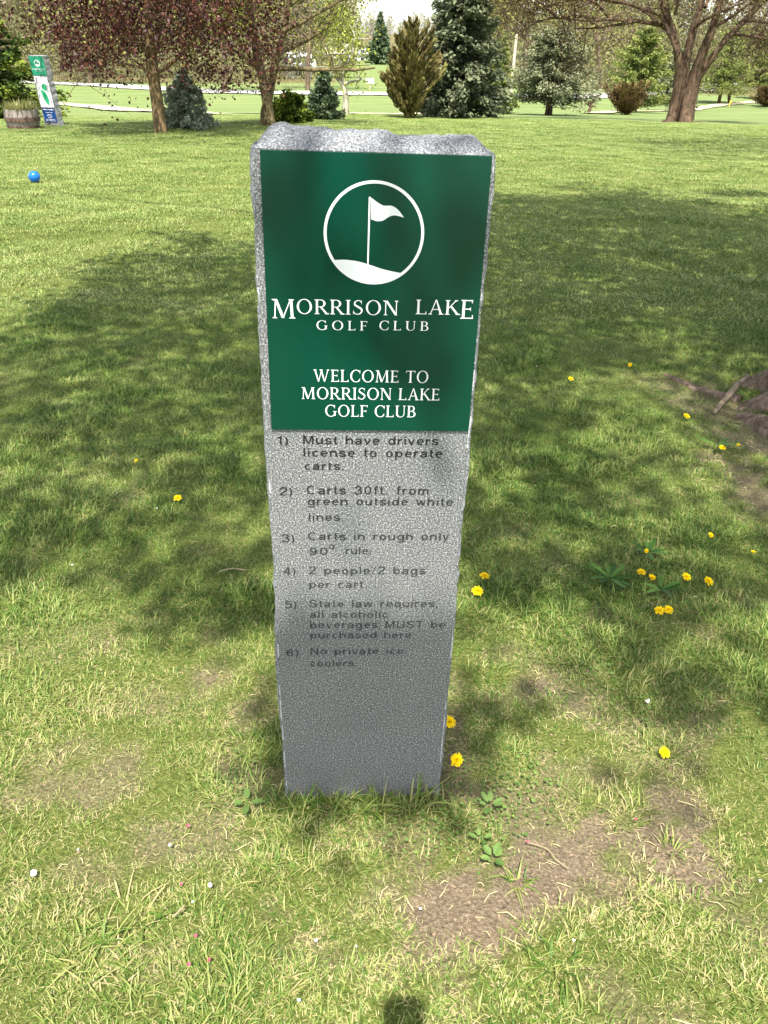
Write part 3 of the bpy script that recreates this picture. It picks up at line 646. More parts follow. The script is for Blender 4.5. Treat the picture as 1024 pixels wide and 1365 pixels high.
def conifer(name, label, base, h, rad, mat, bmat=BK_GREY, dens=1.0, size=.16, droop=.25, shape=.85, skirt=.05, nw=None, trunk_r=None, cat='evergreen tree', wisp=0.0, clump=1.0, gap=.0, top=0.0, seed=0):
    random.seed(seed+11)
    t = empty(name, base, label, cat); mb = MB(); tr = trunk_r or h*.018+.03
    mb.tube([(0, 0, -.3), (0, 0, h*.35), (h*.01, 0, h*.7), (0, 0, h*.98)], [tr*1.15, tr*.8, tr*.45, tr*.08], 8, .5)
    cen = []; dr = []; vv = []; nw = nw or max(17, int(h*5.5)); dens *= 2.3*max(1.0, .16/size*.8); size *= .72
    for i in range(nw):
        f = skirt+(1-skirt)*(i+random.random()*.8)/nw
        R0 = rad*((1-f)**shape+top*(1-f))*min(1, .55+f*3.5)
        nb = max(3, int((7+random.randint(-1, 2))*(1-.5*f)))
        a0 = random.random()*6.28
        for b in range(nb):
            if random.random() < gap: continue
            a = a0+6.283*b/nb+random.gauss(0, .25); Lb = R0*min(1.25, random.lognormvariate(-.09, .22))+.05
            up = wisp+.25*f+random.gauss(0, .07); z0 = f*h+random.gauss(0, .018*h); bv = random.random()
            n = max(8, min(170, int(Lb*34*dens*clump))); pts = []
            for k in range(4):
                s = k/3; pts.append(Vector((math.cos(a)*Lb*s, math.sin(a)*Lb*s, z0+Lb*(up*s-droop*s*s+.12*s**3))))
            mb.tube(pts, [tr*.28*(1-f*.6), tr*.2*(1-f*.6), tr*.12, .004], 4, .5, cap=False)
            for k in range(n):
                s = random.random()**.7; w_ = .26*Lb*(1-s*.55)
                off = random.uniform(-w_, w_); px_ = Lb*s
                cen.append((math.cos(a)*px_-math.sin(a)*off, math.sin(a)*px_+math.cos(a)*off, z0+Lb*(up*s-droop*s*s+.12*s**3)-abs(off)*.25+random.gauss(0, .035*Lb+.02)))
                dr.append((math.cos(a)*.8-math.sin(a)*off*2/Lb, math.sin(a)*.8+math.cos(a)*off*2/Lb, wisp*1.6-.1)); vv.append(.35*bv+.35*s+.3*random.random())
    mb.build('trunk', bmat, t, True)
    leaf_obj('crown', cen, size*(.7+.6*rng.random(len(cen))), mat, t, dirs=np.array(dr), asp=2.1, up=.5, v=np.array(vv))
    return t
def dist_h(px, py0, py1):
    b = G(px, py0); return b, Zat(px, py1, b.y)[0]-b.z
def hw(px, n, y):                       # half-width in metres of n pixels at forward distance y
    return n*(y*.868+.75)/FPX
M_BLUE = leaf_mat('blue_spruce_needles', [(0, lin(92, 102, 86)), (.5, lin(136, 146, 124)), (1, lin(178, 186, 162))], .15, .8, .08)
M_SPR = leaf_mat('spruce_needles', [(0, lin(52, 68, 46)), (.5, lin(92, 110, 80)), (1, lin(142, 156, 116))], .15, .8, .08)
M_DARK = leaf_mat('dark_needles', [(0, lin(20, 34, 14)), (.5, lin(56, 76, 28)), (.8, lin(112, 124, 46)), (1, lin(150, 152, 62))], .15, .8, .08)
M_OLIVE = leaf_mat('olive_needles', [(0, lin(56, 56, 30)), (.45, lin(94, 88, 52)), (.75, lin(120, 108, 66)), (1, lin(130, 138, 76))], .15, .8, .08)
M_GREYG = leaf_mat('grey_green_needles', [(0, lin(64, 70, 50)), (.5, lin(108, 114, 84)), (1, lin(148, 150, 116))], .15, .8, .08)
M_YELG = leaf_mat('yellow_green_needles', [(0, lin(72, 86, 38)), (.5, lin(114, 126, 62)), (1, lin(154, 158, 86))], .3)
M_TALL = leaf_mat('tall_spruce_needles', [(0, lin(44, 52, 38)), (.5, lin(86, 94, 70)), (1, lin(126, 130, 98))], .15, .8, .08)
M_OLD = leaf_mat('half_open_leaves', [(0, lin(58, 34, 34)), (.35, lin(88, 62, 52)), (.7, lin(116, 106, 66)), (1, lin(154, 154, 90))], .35)
M_RUST = leaf_mat('russet_foliage', [(0, lin(54, 44, 28)), (.5, lin(96, 78, 52)), (1, lin(124, 110, 66))], .15, .8, .08)
M_RED = leaf_mat('purple_maple_leaves', [(0, lin(36, 18, 18)), (.5, lin(70, 37, 34)), (.8, lin(102, 60, 48)), (1, lin(122, 104, 58))], .3, .45)
M_BUD = leaf_mat('spring_buds', [(0, lin(92, 78, 60)), (.5, lin(128, 126, 66)), (1, lin(168, 172, 84))], .35)
M_FRESH = leaf_mat('fresh_leaves', [(0, lin(86, 98, 36)), (.5, lin(142, 152, 58)), (1, lin(192, 194, 92))], .4)
M_SHADE = leaf_mat('broad_leaves', [(0, lin(44, 62, 26)), (1, lin(92, 112, 46))], .3)

# ---- conifers beyond the crest: base pixel row, top row, half width
def place_con(name, label, px, py0, py1, hwp, mat, **k):
    b, h = dist_h(px, py0, py1)
    return conifer(name, label, (b.x, b.y, b.z-.03), h, hw(px, hwp, b.y), mat, **k)
place_con('pine_tree', 'dark broad evergreen with yellow-green tips at the left edge behind the leaning hole sign', 2, 158, 22, 84, M_DARK, size=.17, dens=2.2, droop=.2, shape=.55, gap=.1, seed=1)
place_con('spruce_tree', 'pale blue-grey spruce just right of the purple maple trunk', 250, 171, 92, 42, M_BLUE, size=.10, dens=4.2, droop=.3, shape=.8, seed=2)
place_con('spruce_tree', 'small dark blue-green spruce left of the white-trunked young tree', 432, 160, 90, 27, M_SPR, size=.12, dens=4.2, droop=.1, wisp=.1, seed=3)
place_con('juniper_bush', 'low dark green evergreen bush between the forked grey tree and the small spruce', 388, 163, 124, 26, M_DARK, size=.14, dens=5, droop=.1, shape=.4, cat='bush', seed=4)
place_con('cedar_tree', 'shaggy olive-brown cedar with upswept wispy branches', 545, 158, 34, 40, M_OLIVE, size=.17, dens=3.2, droop=-.1, wisp=.75, shape=.6, gap=.12, seed=5)
place_con('spruce_tree', 'tallest spruce on the fairway, dark grey-green and reaching out of the frame', 608, 156, -95, 66, M_TALL, size=.2, dens=2.2, nw=58, droop=.25, shape=.78, gap=.16, top=.04, seed=6)
place_con('larch_tree', 'slim yellow-green larch beside the pale utility pole', 664, 150, 48, 27, M_YELG, size=.15, dens=2.4, droop=.2, shape=.7, gap=.1, cat='tree', seed=7)
place_con('pine_tree', 'rounded grey-green pine on a short dark trunk', 731, 154, 42, 58, M_GREYG, size=.16, dens=4.2, nw=30, droop=.15, shape=.38, skirt=.2, trunk_r=.14, bmat=BK_BROWN, top=.1, seed=8)
place_con('pine_tree', 'bright yellow-green pine with layered branches behind the russet bush', 846, 150, 34, 55, M_YELG, size=.2, dens=2.6, droop=.12, shape=.6, skirt=.12, gap=.15, seed=9)
place_con('larch_tree', 'feathery pale green larch right of the twisted tree', 958, 138, 28, 50, M_YELG, size=.17, dens=1.6, droop=.15, shape=.55, skirt=.15, gap=.25, cat='tree', seed=10)
place_con('larch_tree', 'yellowish larch at the right edge beyond the road', 1012, 132, 36, 36, M_YELG, size=.2, dens=1.8, droop=.15, shape=.6, skirt=.2, gap=.2, cat='tree', seed=12)
place_con('cypress_bush', 'squat russet-brown bush at the foot of the yellow-green pine', 833, 153, 122, 28, M_RUST, size=.11, dens=6, droop=-.1, wisp=.5, shape=.32, cat='bush', seed=13)
place_con('juniper_bush', 'small brownish bush cut by the right edge of the fairway', 1020, 142, 118, 20, M_RUST, size=.11, dens=6, droop=0, wisp=.3, shape=.35, cat='bush', seed=14)
place_con('spruce_tree', 'dark pointed spruce high on the far hillside above the white house', 506, 86, 16, 18, M_SPR, size=.8, dens=1.6, droop=.2, shape=.8, seed=15)
place_con('spruce_tree', 'dark green conifer behind the tall spruce on its left side', 575, 140, 60, 26, M_GREYG, size=.22, dens=2.2, droop=.2, shape=.7, seed=16)
place_con('pine_tree', 'grey-green pine just behind the trunk of the twisted tree', 895, 148, 62, 36, M_GREYG, size=.18, dens=2.2, droop=.2, shape=.6, skirt=.12, seed=17)

# ---- broadleaf trees
def broad(name, label, base, trunk, limbs_, leafmat, bmat, nleaf, size, spread, depth=2, cat='tree', seed=0, extra=None, nb=3, droop=.1, spreadb=.6, up=.1, box=None, twig=.66, avoid=None):
    random.seed(seed+5); t = empty(name, base, label, cat); mb = MB(); tips = []; B = Vector(base)
    loc = lambda p: Vector(p)-B
    for pts, rad in trunk: mb.tube([loc(p) for p in pts], rad, 12, .5, cap=False, wob=.1)
    for p, d, L, r in limbs_: limb(mb, loc(p), d, L, r, tips, depth, spreadb, droop, nb, up, twig)
    mb.build('trunk', bmat, t, True)
    T = np.array([tuple(p) for p in tips]+([tuple(loc(p)) for p in extra] if extra else []))
    c = T[rng.integers(0, len(T), nleaf)]
    cl = rng.random(len(T)); ii = rng.integers(0, len(T), nleaf); c = T[ii]+rng.normal(size=(nleaf, 3))*spread
    v = np.clip(.45*cl[ii]+.55*rng.random(nleaf), 0, 1)
    if avoid:
        W_ = c+np.array(tuple(B)); dd = W_-np.array([0, 0, CAM_H]); de = dd@np.array(CF); qx = 512+FPX*(dd@np.array(CR))/de; qy = 682.5-FPX*(dd@np.array(CU))/de
        kk = np.ones(len(c), bool)
        for i_, A_ in enumerate(avoid): kk &= ~((qx > A_[0]) & (qx < A_[1]) & (qy > A_[2]) & (qy < A_[3]) & (rng.random(len(c)) < (1 if i_ == 0 else .86)))
        c = c[kk]; v = v[kk]; nleaf = len(c)
    leaf_obj('crown', c, size*(.6+.8*rng.random(nleaf)), leafmat, t, v=v, up=.3, asp=1.35)
    return t
def P3(px, py, y): z, x = Zat(px, py, y); return Vector((x, y, z))
def sunpt(px, py, h): return G(px, py)-LD*(h/-LD.z)     # where foliage must hang to shade that spot
# purple maple
b = G(215, 176); yb = b.y
random.seed(3)
tr = [P3(215, 180, yb), P3(214, 172, yb), P3(210, 140, yb), P3(206, 110, yb), P3(202, 80, yb), P3(200, 50, yb), P3(197, 0, yb), P3(196, -120, yb), P3(200, -260, yb)]
pw = hw(0, 1, yb)
ext = []
for i in range(900):
    u = random.random(); px = 60+u*315; lo = 116-18*math.cos((px-200)/90)-abs(px-205)*.08+(14 if px > 290 else 0)
    py = random.uniform(-220, lo-random.random()**2*20); ext.append(P3(px, py, yb+random.gauss(0, 1.3)))
for i in range(110): ext.append(P3(random.uniform(-70, 110), random.uniform(-160, 62), yb+random.gauss(0, 1)))
for i in range(8): ext.append(P3(random.gauss(165, 26), random.gauss(122, 6), yb+random.gauss(-.6, .3)))
for i in range(70): ext.append(sunpt(random.uniform(-30, 335), random.gauss(172, 3), random.uniform(2.6, 4.6)))
lb = []
for px, py, dx, dz, L in [(203, 95, -.9, .25, 1.9), (205, 100, .9, .3, 1.8), (202, 78, -.6, .6, 2.0), (203, 72, .75, .5, 2.2), (200, 50, -.8, .5, 2.0), (200, 45, .5, .7, 2.0), (198, 10, -.7, .6, 1.8), (198, 0, .7, .6, 1.8), (203, 90, .1, .4, 1.6)]:
    lb.append((P3(px, py, yb), (dx, random.uniform(-.7, .7), dz), L, .034))
broad('maple_tree', 'purple-leaved maple on a straight trunk with ochre base at the left', (b.x, b.y, b.z), [(tr, [9.5*pw, 8.8*pw, 8*pw, 7.5*pw, 7*pw, 5*pw, 4*pw, 3*pw, 1*pw])], lb, M_RED,
      bark('maple_bark', lin(78, 66, 48), lin(142, 120, 88), 16), 44000, .058, .17, 2, seed=1, extra=ext, avoid=[(-60, 80, 58, 200), (80, 206, 114, 200), (206, 400, 124, 200), (60, 130, 96, 200)])
# grey forked tree with thin yellow-green leaves
b = G(357, 168); yb = b.y; pw = hw(0, 1, yb)
random.seed(4)
t1 = [P3(361, 172, yb), P3(359, 160, yb), P3(356, 135, yb), P3(349, 100, yb), P3(342, 70, yb), P3(336, 30, yb), P3(325, -60, yb)]
t2 = [P3(356, 172, yb+.1), P3(354, 150, yb+.1), P3(360, 120, yb+.1), P3(367, 85, yb), P3(378, 45, yb), P3(392, -30, yb)]
lb = [(P3(365, 92, yb), (1, -.1, .35), 2.0, .05), (P3(372, 70, yb), (.9, .2, .3), 1.8, .05), (P3(352, 100, yb), (-.8, .1, .6), 1.3, .045), (P3(380, 40, yb), (.8, -.2, .5), 1.7, .045),
      (P3(340, 60, yb), (-.6, .3, .6), 1.3, .04), (P3(345, 80, yb), (.3, -.5, .7), 1.3, .04), (P3(385, 10, yb), (.6, .2, .5), 1.4, .04), (P3(332, 10, yb), (.2, .2, .8), 1.4, .04)]
ext = [P3(random.gauss(410, 42), random.uniform(-60, 80), yb+random.gauss(0, .8)) for i in range(70)]
broad('willow_tree', 'forked grey tree with thin yellow-green spring leaves reaching to the right', (b.x, b.y, b.z),
      [(t1, [10*pw, 8*pw, 6.5*pw, 5.5*pw, 5*pw, 4*pw, 2*pw]), (t2, [9*pw, 7*pw, 5.5*pw, 5*pw, 4*pw, 2.5*pw])], lb, M_FRESH, BK_OCHRE, 5200, .045, .13, 3, seed=2, extra=ext, twig=.6)
# big twisted tree on the right
b = G(905, 162); yb = b.y; pw = hw(0, 1, yb)
random.seed(5)
TT = [([(893, 166), (897, 150), (903, 120), (906, 92), (902, 60), (896, 38), (884, 10), (870, -40), (850, -160)], [9, 8, 7, 6.5, 5.5, 5.5, 4.5, 3.5, 1.5], 0),
      ([(903, 166), (908, 145), (911, 115), (914, 85), (919, 60), (925, 38), (935, 5), (950, -60), (960, -170)], [12, 9.5, 8, 7, 6, 5.5, 4.5, 3.5, 1.5], .12),
      ([(914, 166), (915, 148), (920, 120), (929, 92), (940, 62), (950, 38), (960, 0), (985, -80), (1000, -180)], [11, 9, 8.5, 8, 6.5, 5.5, 4.5, 3, 1.5], -.12),
      ([(918, 160), (921, 135), (930, 105), (946, 80), (968, 52), (992, 28), (1020, 0), (1070, -60), (1120, -120)], [8, 7, 6, 5, 4.5, 4, 3, 2, 1], .05),
      ([(900, 45), (880, 33), (850, 28), (815, 26), (780, 28), (745, 24), (700, 30)], [4, 3.2, 2.8, 2.2, 1.7, 1.2, .5], .1),
      ([(903, 70), (895, 50), (880, 20), (840, 6), (790, -6), (740, -20)], [3.5, 3, 2.6, 2.2, 1.6, .8], -.2),
      ([(893, 168), (884, 163), (874, 166)], [5, 3, 1], -.2), ([(920, 168), (932, 164), (944, 168)], [5, 3, 1], .0)]
tr = []
for pts, rad, off in TT: tr.append(([P3(px, py, yb+off+.15*math.sin(i*1.1+off*9)) for i, (px, py) in enumerate(pts)], [r*pw*.86 for r in rad]))
lb = []
for px, py, dx, dz, L in [(850, 28, -.8, -.2, 1.6), (800, 26, -.9, .1, 1.7), (815, 26, -.6, .7, 1.6), (880, 33, -.8, .5, 1.8), (845, 6, -.8, .1, 1.9), (790, -5, -.9, -.2, 1.8), (925, 38, .3, .6, 1.6),
                          (950, 38, .5, .5, 1.6), (940, 10, .2, .4, 1.6), (990, 28, .9, .1, 1.7), (1000, 20, .5, .7, 1.6), (896, 40, -.5, .7, 1.6), (960, 0, .8, .3, 1.7), (760, -20, -.9, -.1, 1.8), (900, 20, 0, .4, 1.4), (745, 24, -.8, .4, 1.4), (975, 45, .5, .1, 1.1)]:
    lb.append((P3(px, py, yb), (dx, random.uniform(-.8, .5), dz), L, .045))
ext = [P3(random.uniform(690, 1040), random.gauss(-50, 40), yb+random.gauss(0, 1.6)) for i in range(240)]
ext += [sunpt(random.uniform(670, 1010), random.gauss(168, 4), random.uniform(3.6, 5.5)) for i in range(90)]
broad('old_tree', 'large old tree with several twisted trunks fused at the base, on the right', (b.x, b.y, b.z), tr, lb, M_OLD, BK_BROWN, 30000, .05, .2, 3, seed=3, extra=ext, droop=.35, twig=.62)
# dark red foliage hanging in at the upper right corner
b = G(1120, 150); yb = b.y; random.seed(8)
ext = [P3(random.gauss(1030, 38), random.gauss(-30, 28), yb-1+random.gauss(0, .8)) for i in range(160)]
broad('maple_tree', 'dark red foliage of a second purple maple hanging in at the upper right corner', (b.x, b.y, b.z), [([P3(1120, 152, yb), P3(1118, 90, yb), P3(1110, 0, yb), P3(1100, -200, yb)], [.16, .13, .11, .03])],
      [(P3(1115, 40, yb), (-.9, -.1, .4), 1.6, .05), (P3(1110, 0, yb), (-.8, .2, .5), 1.8, .05)], M_RED, BK_GREY, 5000, .085, .18, 2, seed=6, extra=ext)
# a neighbouring tree, its trunk out of the frame, whose crown shades the lawn at the upper right
random.seed(14); B_ = Vector((13.2, 15.0, float(terrain(13.2, 15.0))))
ext = [sunpt(random.uniform(860, 1200), 193+random.gauss(0, 8)-max(0, 900-px_)*0, random.uniform(4.2, 7)) for i in range(150) for px_ in (0,)]
broad('shade_tree', 'broad tree beyond the right edge whose crown shades the upper right lawn', tuple(B_), [([B_+Vector((0, 0, -.2)), B_+Vector((0, 0, 2)), B_+Vector((-.3, 0, 4)), B_+Vector((-.6, 0, 6.5))], [.3, .24, .2, .05])],
      [(B_+Vector((-.3, 0, 3.4)), (-.9, -.1, .35), 3.2, .09), (B_+Vector((-.4, 0, 4.4)), (-.7, .4, .5), 2.6, .08), (B_+Vector((-.5, 0, 5)), (.4, -.6, .6), 2.2, .07)], M_SHADE, BK_GREY, 9000, .09, .3, 2, seed=15, extra=ext)
# young white-trunked tree, leaning dead stem, slim trunks
def small_tree(label, px, py0, py1, dx, mat, nleaf, hwp, name='young_tree', bm=BK_GREY, r=.06, size=.08, seed=0, sp=.2, depth=2):
    b = G(px, py0); y_ = b.y; random.seed(seed+70); k = 6
    pts = [P3(px+dx*i/k+random.gauss(0, .7), py0+2-(py0-py1)*i/k, y_) for i in range(k+1)]
    lb = [(pts[i], (random.choice([-1, 1])*random.uniform(.5, 1), random.uniform(-1, 1), random.uniform(.2, .9)), hw(px, hwp, y_)*random.uniform(.7, 1.1), r*.5) for i in range(3, k+1) for _ in range(3)]
    return broad(name, label, tuple(b), [(pts, [r*(1-.75*i/k) for i in range(k+1)])], lb, mat, bm, nleaf, size, sp, depth, seed=seed)
PALE = bark('pale_bark', lin(130, 122, 104), lin(196, 188, 168))
small_tree('young tree with a pale slender trunk in front of the road', 461, 153, 70, -6, M_FRESH, 700, 30, bm=PALE, r=.10, size=.07, seed=1)
small_tree('bare leaning stem just right of the rounded grey-green pine', 783, 151, 128, 9, M_GREYG, 30, 8, name='leaning_tree', bm=BK_BROWN, r=.09, seed=2, size=.06)
small_tree('thin dark trunk standing just right of the old twisted tree', 925, 143, 60, 14, M_YELG, 900, 36, name='slender_tree', bm=BK_GREY, r=.12, size=.1, seed=3)
small_tree('slender trunk under the larches at the right edge', 972, 138, 70, 3, M_YELG, 800, 36, name='slender_tree', bm=BK_BROWN, r=.12, size=.1, seed=4)
# spring bushes and trees on the hillside
small_tree('bright yellow-green willow left of the white house on the hill', 452, 88, 46, 0, M_FRESH, 2600, 20, name='willow_tree', r=.2, size=.5, seed=5, sp=1.2)
small_tree('yellow-green willow behind the forked grey tree', 368, 92, 34, 0, M_FRESH, 2600, 26, name='willow_tree', r=.22, size=.5, seed=6, sp=1.3)
small_tree('tall budding tree behind the forked grey tree', 410, 120, -20, 4, M_BUD, 2400, 60, name='budding_tree', r=.2, size=.16, seed=7, sp=.5, depth=3)
small_tree('pale budding tree between the purple maple and the forked tree', 300, 124, -20, -4, M_BUD, 2800, 60, name='budding_tree', r=.2, size=.2, seed=8, sp=.6, depth=3)
small_tree('dull green tree seen between the dark evergreen and the purple maple', 120, 112, 20, 4, M_BUD, 3000, 50, name='budding_tree', r=.2, size=.26, seed=9, sp=.7, depth=3)
small_tree('budding tree standing behind the yellow-green pine', 800, 120, -10, -4, M_BUD, 3400, 70, name='budding_tree', r=.2, size=.2, seed=10, sp=.6, depth=3)
small_tree('budding tree behind the slim larch and the utility pole', 700, 118, -20, 4, M_BUD, 3600, 70, name='budding_tree', r=.2, size=.22, seed=11, sp=.6, depth=3)

# ---- the wood on the far hillside reads as one mass
random.seed(21); mb = MB(); cen = []; vv = []; szz = []
def far_tree(x, y, h, rad, n, bare_):
    z = float(terrain(x, y)); tips = []
    mb.tube([(x, y, z-.5), (x+random.gauss(0, .2), y, z+h*.5), (x+random.gauss(0, .4), y, z+h)], [h*.006, h*.004, .015], 5, .5, cap=False)
    for i in range(9):
        f = random.uniform(.25, .9); limb(mb, (x, y, z+h*f), (random.gauss(0, 1), random.gauss(0, 1), .9), h*.3*(1.2-f), h*.005, tips, 1, .5, 0, 3, .3)
    tv = random.random()*.6
    for i in range(n):
        a = random.random()*6.28; f = random.random()**.7; r = rad*math.sqrt(random.random())*math.sin(math.pi*min(.98, .28+.7*f))
        cen.append((x+math.cos(a)*r, y+math.sin(a)*r, z+h*(.02+1.0*f)+random.gauss(0, .3))); vv.append(tv+.4*random.random()); szz.append(random.uniform(.25, .62)*(1 if not bare_ else .7))
for i in range(260):
    px = random.uniform(-90, 1120); gap = 440 < px < 605; d = random.uniform(215, 262) if gap else (random.uniform(100, 230) if random.random() < .6 else random.uniform(90, 130)); x = (px-512)/FPX*(d*.868)
    h = random.uniform(7.0, 9.5) if gap else random.uniform(8.5, 15.5)*(d/190)**.5
    far_tree(x*1.0, d, h, h*.3, 380 if gap else 800, gap)
for i in range(190):                      # low scrub beyond the road
    px = random.uniform(-60, 425) if i < 110 else random.uniform(560, 1080); d = random.uniform(76, 100); x = (px-512)/FPX*(d*.868)
    z = float(terrain(x, d)); tv = random.random()*.5
    for k in range(210):
        a = random.random()*6.28; r = 2.0*math.sqrt(random.random()); cen.append((x+math.cos(a)*r, d+math.sin(a)*r, z+abs(random.gauss(0, 1.7)))); vv.append(tv+.5*random.random()); szz.append(random.uniform(.12, .32))
MW = leaf_mat('hillside_twigs_and_leaves', [(0, lin(84, 78, 60)), (.35, lin(118, 108, 84)), (.65, lin(122, 124, 76)), (1, lin(154, 156, 96))], .3)
V, F, v = leaf_arrays(np.array(cen), np.array(szz), v=np.array(vv), up=.1, asp=2.2)
n0 = len(V); Vb = np.array(mb.v); Fb = np.array([f for f in mb.f if len(f) == 4])
Fb = np.concatenate([Fb[:, [0, 1, 2]], Fb[:, [0, 2, 3]]])
me = np_mesh('far_wood', np.concatenate([V, Vb]), np.concatenate([F, Fb+n0]), [MW, BK_GREY], {'v': np.concatenate([v, np.full(len(Vb), .5)])},
             np.concatenate([np.zeros(len(F)), np.ones(len(Fb))]))
tag(link('far_wood', me), 'budding brown and olive wood covering the far hillside', kind='stuff')
# ---------------------------------------------------------------- houses, poles and markers in the distance
MWALL = plain('white_siding', (.78, .78, .76), .7, .3, .1, 3, .05); MROOF = plain('grey_shingle', (.30, .30, .31), .9, .2, .2, 8, .15)
MROOFW = plain('pale_metal_roof', (.66, .67, .7), .5, .4, 0, 3, .05); MGLASS = plain('dark_glass', (.03, .04, .05), .1, .6, 0, 3, 0)
MWOODP = plain('weathered_pole', lin(178, 166, 146)[:3], .9, .2, .3, 20, .15); MYEL = plain('yellow_plastic', lin(226, 208, 60)[:3], .5)
def house(label, px, py, wd, dp, hh, rh, roofmat, rot=0.0):
    b = G(px, py); t = empty('house', (b.x, b.y, b.z), label, 'house', rz=rot)
    mb = MB(); w2, d2 = wd/2, dp/2
    v = [(-w2, -d2, -.6), (w2, -d2, -.6), (w2, d2, -.6), (-w2, d2, -.6), (-w2, -d2, hh), (w2, -d2, hh), (w2, d2, hh), (-w2, d2, hh), (-w2, 0, hh+rh), (w2, 0, hh+rh)]
    mb.add(v, [(0, 1, 5, 4), (2, 3, 7, 6), (1, 2, 6, 9, 5), (3, 0, 4, 8, 7)]); mb.build('wall', MWALL, t)
    o = .35; mb = MB(); s = rh/d2
    for sg in (-1, 1):
        a = [(-w2-o, sg*(d2+o), hh-s*o+.03), (w2+o, sg*(d2+o), hh-s*o+.03), (w2+o, 0, hh+rh+.03), (-w2-o, 0, hh+rh+.03)]
        mb.add(a+[(x, y, z+.14) for x, y, z in a], [(0, 1, 2, 3), (4, 5, 6, 7), (0, 1, 5, 4), (1, 2, 6, 5), (3, 0, 4, 7)])
    mb.build('roof', roofmat, t)
    for i in range(3):
        x = -w2+wd*(i+.7)/3.4
        if i == 1:
            mb = MB(); mb.box(x-.45, x+.45, -d2-.05, -d2+.02, 0, 2.0); mb.build('door', MGLASS, t)
        else:
            mb = MB(); mb.box(x-.5, x+.5, -d2-.06, -d2+.02, .9, 1.9); fr = mb.build('window', MWALL, t)
            mb = MB(); mb.box(x-.42, x+.42, -d2-.075, -d2-.061, .98, 1.82); mb.build('pane', MGLASS, fr)
    return t
house('white house on the hillside above the road, left of the olive-brown cedar', 484, 80, 6.5, 5, 1.3, .8, MROOF)
house('white house half hidden behind the olive-brown cedar', 556, 80, 6, 5, 1.3, .9, MROOFW, .3)
house('house with a pale sloping roof behind the tall spruce', 594, 78, 6, 6, 1.8, 2.6, MROOFW, -.7)
house('pale shed seen through the branches beside the forked grey tree', 399, 104, 2.2, 2, 1.3, .9, MROOFW, .5)
b, h = dist_h(681, 128, 46)
t = empty('utility_pole', tuple(b), 'pale wooden utility pole behind the slim yellow-green larch', 'pole')
mb = MB(); mb.tube([(0, 0, -.3), (0, 0, h)], [.13, .085], 10); mb.build('shaft', MWOODP, t)
mb = MB(); mb.tube([(0, 0, h), (0, 0, h+.06)], [.09, .05], 10); mb.build('cap', MWOODP, t)
b, h = dist_h(493, 120, 104)
t = empty('road_sign', tuple(b), 'small white sign on a thin post on the grassy slope below the white house', 'sign')
mb = MB(); mb.tube([(0, 0, -.2), (0, 0, h*.6)], [.05, .05], 8); mb.build('post', MWOODP, t)
mb = MB(); mb.box(-.28, .28, -.03, .03, h*.55, h); mb.build('sign_plate', MWALL, t)
b = G(972, 142); t = empty('tee_marker', tuple(b), 'small yellow marker standing on the fairway at the far right', 'marker')
mb = MB(); mb.tube([(0, 0, -.1), (0, 0, .38)], [.025, .02], 8); mb.build('stake', MYEL, t)
mb = MB(); mb.add([(0, -.03, .2), (.16, -.03, .27), (0, -.03, .38), (0, .03, .2), (.16, .03, .27), (0, .03, .38)], [(0, 1, 2), (3, 5, 4), (0, 1, 4, 3), (1, 2, 5, 4), (0, 2, 5, 3)]); mb.build('pennant', MYEL, t)
# guard rail along the road at the right
t = empty('guard_rail', tuple(G(960, 122)), 'low pale guard rail running along the road at the far right', 'guard rail')
B = Vector(t.location); pts = [G(px, py) for px, py in [(935, 123.5), (960, 121.5), (985, 119), (1010, 117), (1040, 114.5)]]
mb = MB()
for a, c in zip(pts[:-1], pts[1:]):
    a = a-B; c = c-B; mb.add([(a.x, a.y, a.z+.45), (c.x, c.y, c.z+.45), (c.x, c.y, c.z+.75), (a.x, a.y, a.z+.75), (a.x, a.y+.06, a.z+.45), (c.x, c.y+.06, c.z+.45), (c.x, c.y+.06, c.z+.75), (a.x, a.y+.06, a.z+.75)],
        [(0, 1, 2, 3), (4, 7, 6, 5), (3, 2, 6, 7), (0, 4, 5, 1)])
mb.build('rail', MWALL, t)
for a, c in zip(pts[:-1], pts[1:]):
    for k in range(2):
        q = a.lerp(c, k/2)-B; mb = MB(); mb.box(q.x-.07, q.x+.07, q.y+.065, q.y+.2, q.z-.2, q.z+.8); mb.build('post', MWOODP, t)

# ---------------------------------------------------------------- the hole sign and barrel by the dark evergreen
MBLUE = panel_mat('blue_enamel', lin(22, 58, 112), .3, .3); MMAP = plain('printed_aluminium', (.52, .50, .50), .4, .4, 0, 50, .04); MFAIR = plain('fairway_green', lin(24, 140, 92)[:3], .5, .4, 0, 50, .02)
MGREEN2 = panel_mat('pale_green_enamel', lin(14, 118, 88), .3, .3); MBLACK = plain('black_print', (.03, .03, .03), .5)
bs = G(70, 168); top3 = P3(48, 74, bs.y); hS = top3.z-bs.z; wS = .30
hs = empty('hole_sign', (bs.x, bs.y, bs.z), 'slim granite hole sign with green, map and blue panels, leaning by the barrel', 'sign', rz=R_(-5))
LEAN = -.10
def hsz(parts):                          # shear the upright so that it leans to the left
    for q in range(len(parts.v)):
        x, y, z = parts.v[q]; parts.v[q] = (x+LEAN*z, y, z)
    return parts
mb = MB(); nzs = 26
for k in range(nzs):
    z = -.1+(hS+.1)*k/(nzs-1); j = lambda s: .006*(random.random()-.5)*s
    mb.v += [(-wS/2+j(1), 0, z), (wS/2+j(1), 0, z), (wS/2+j(3), .22+j(2), z+(.012*random.random() if k == nzs-1 else 0)), (-wS/2+j(3), .22+j(2), z)]
    mb.a += [0]*4
for k in range(nzs-1):
    for j_ in range(4): mb.f.append((k*4+j_, k*4+(j_+1) % 4, (k+1)*4+(j_+1) % 4, (k+1)*4+j_)); mb.m.append(0 if j_ == 0 else 1)
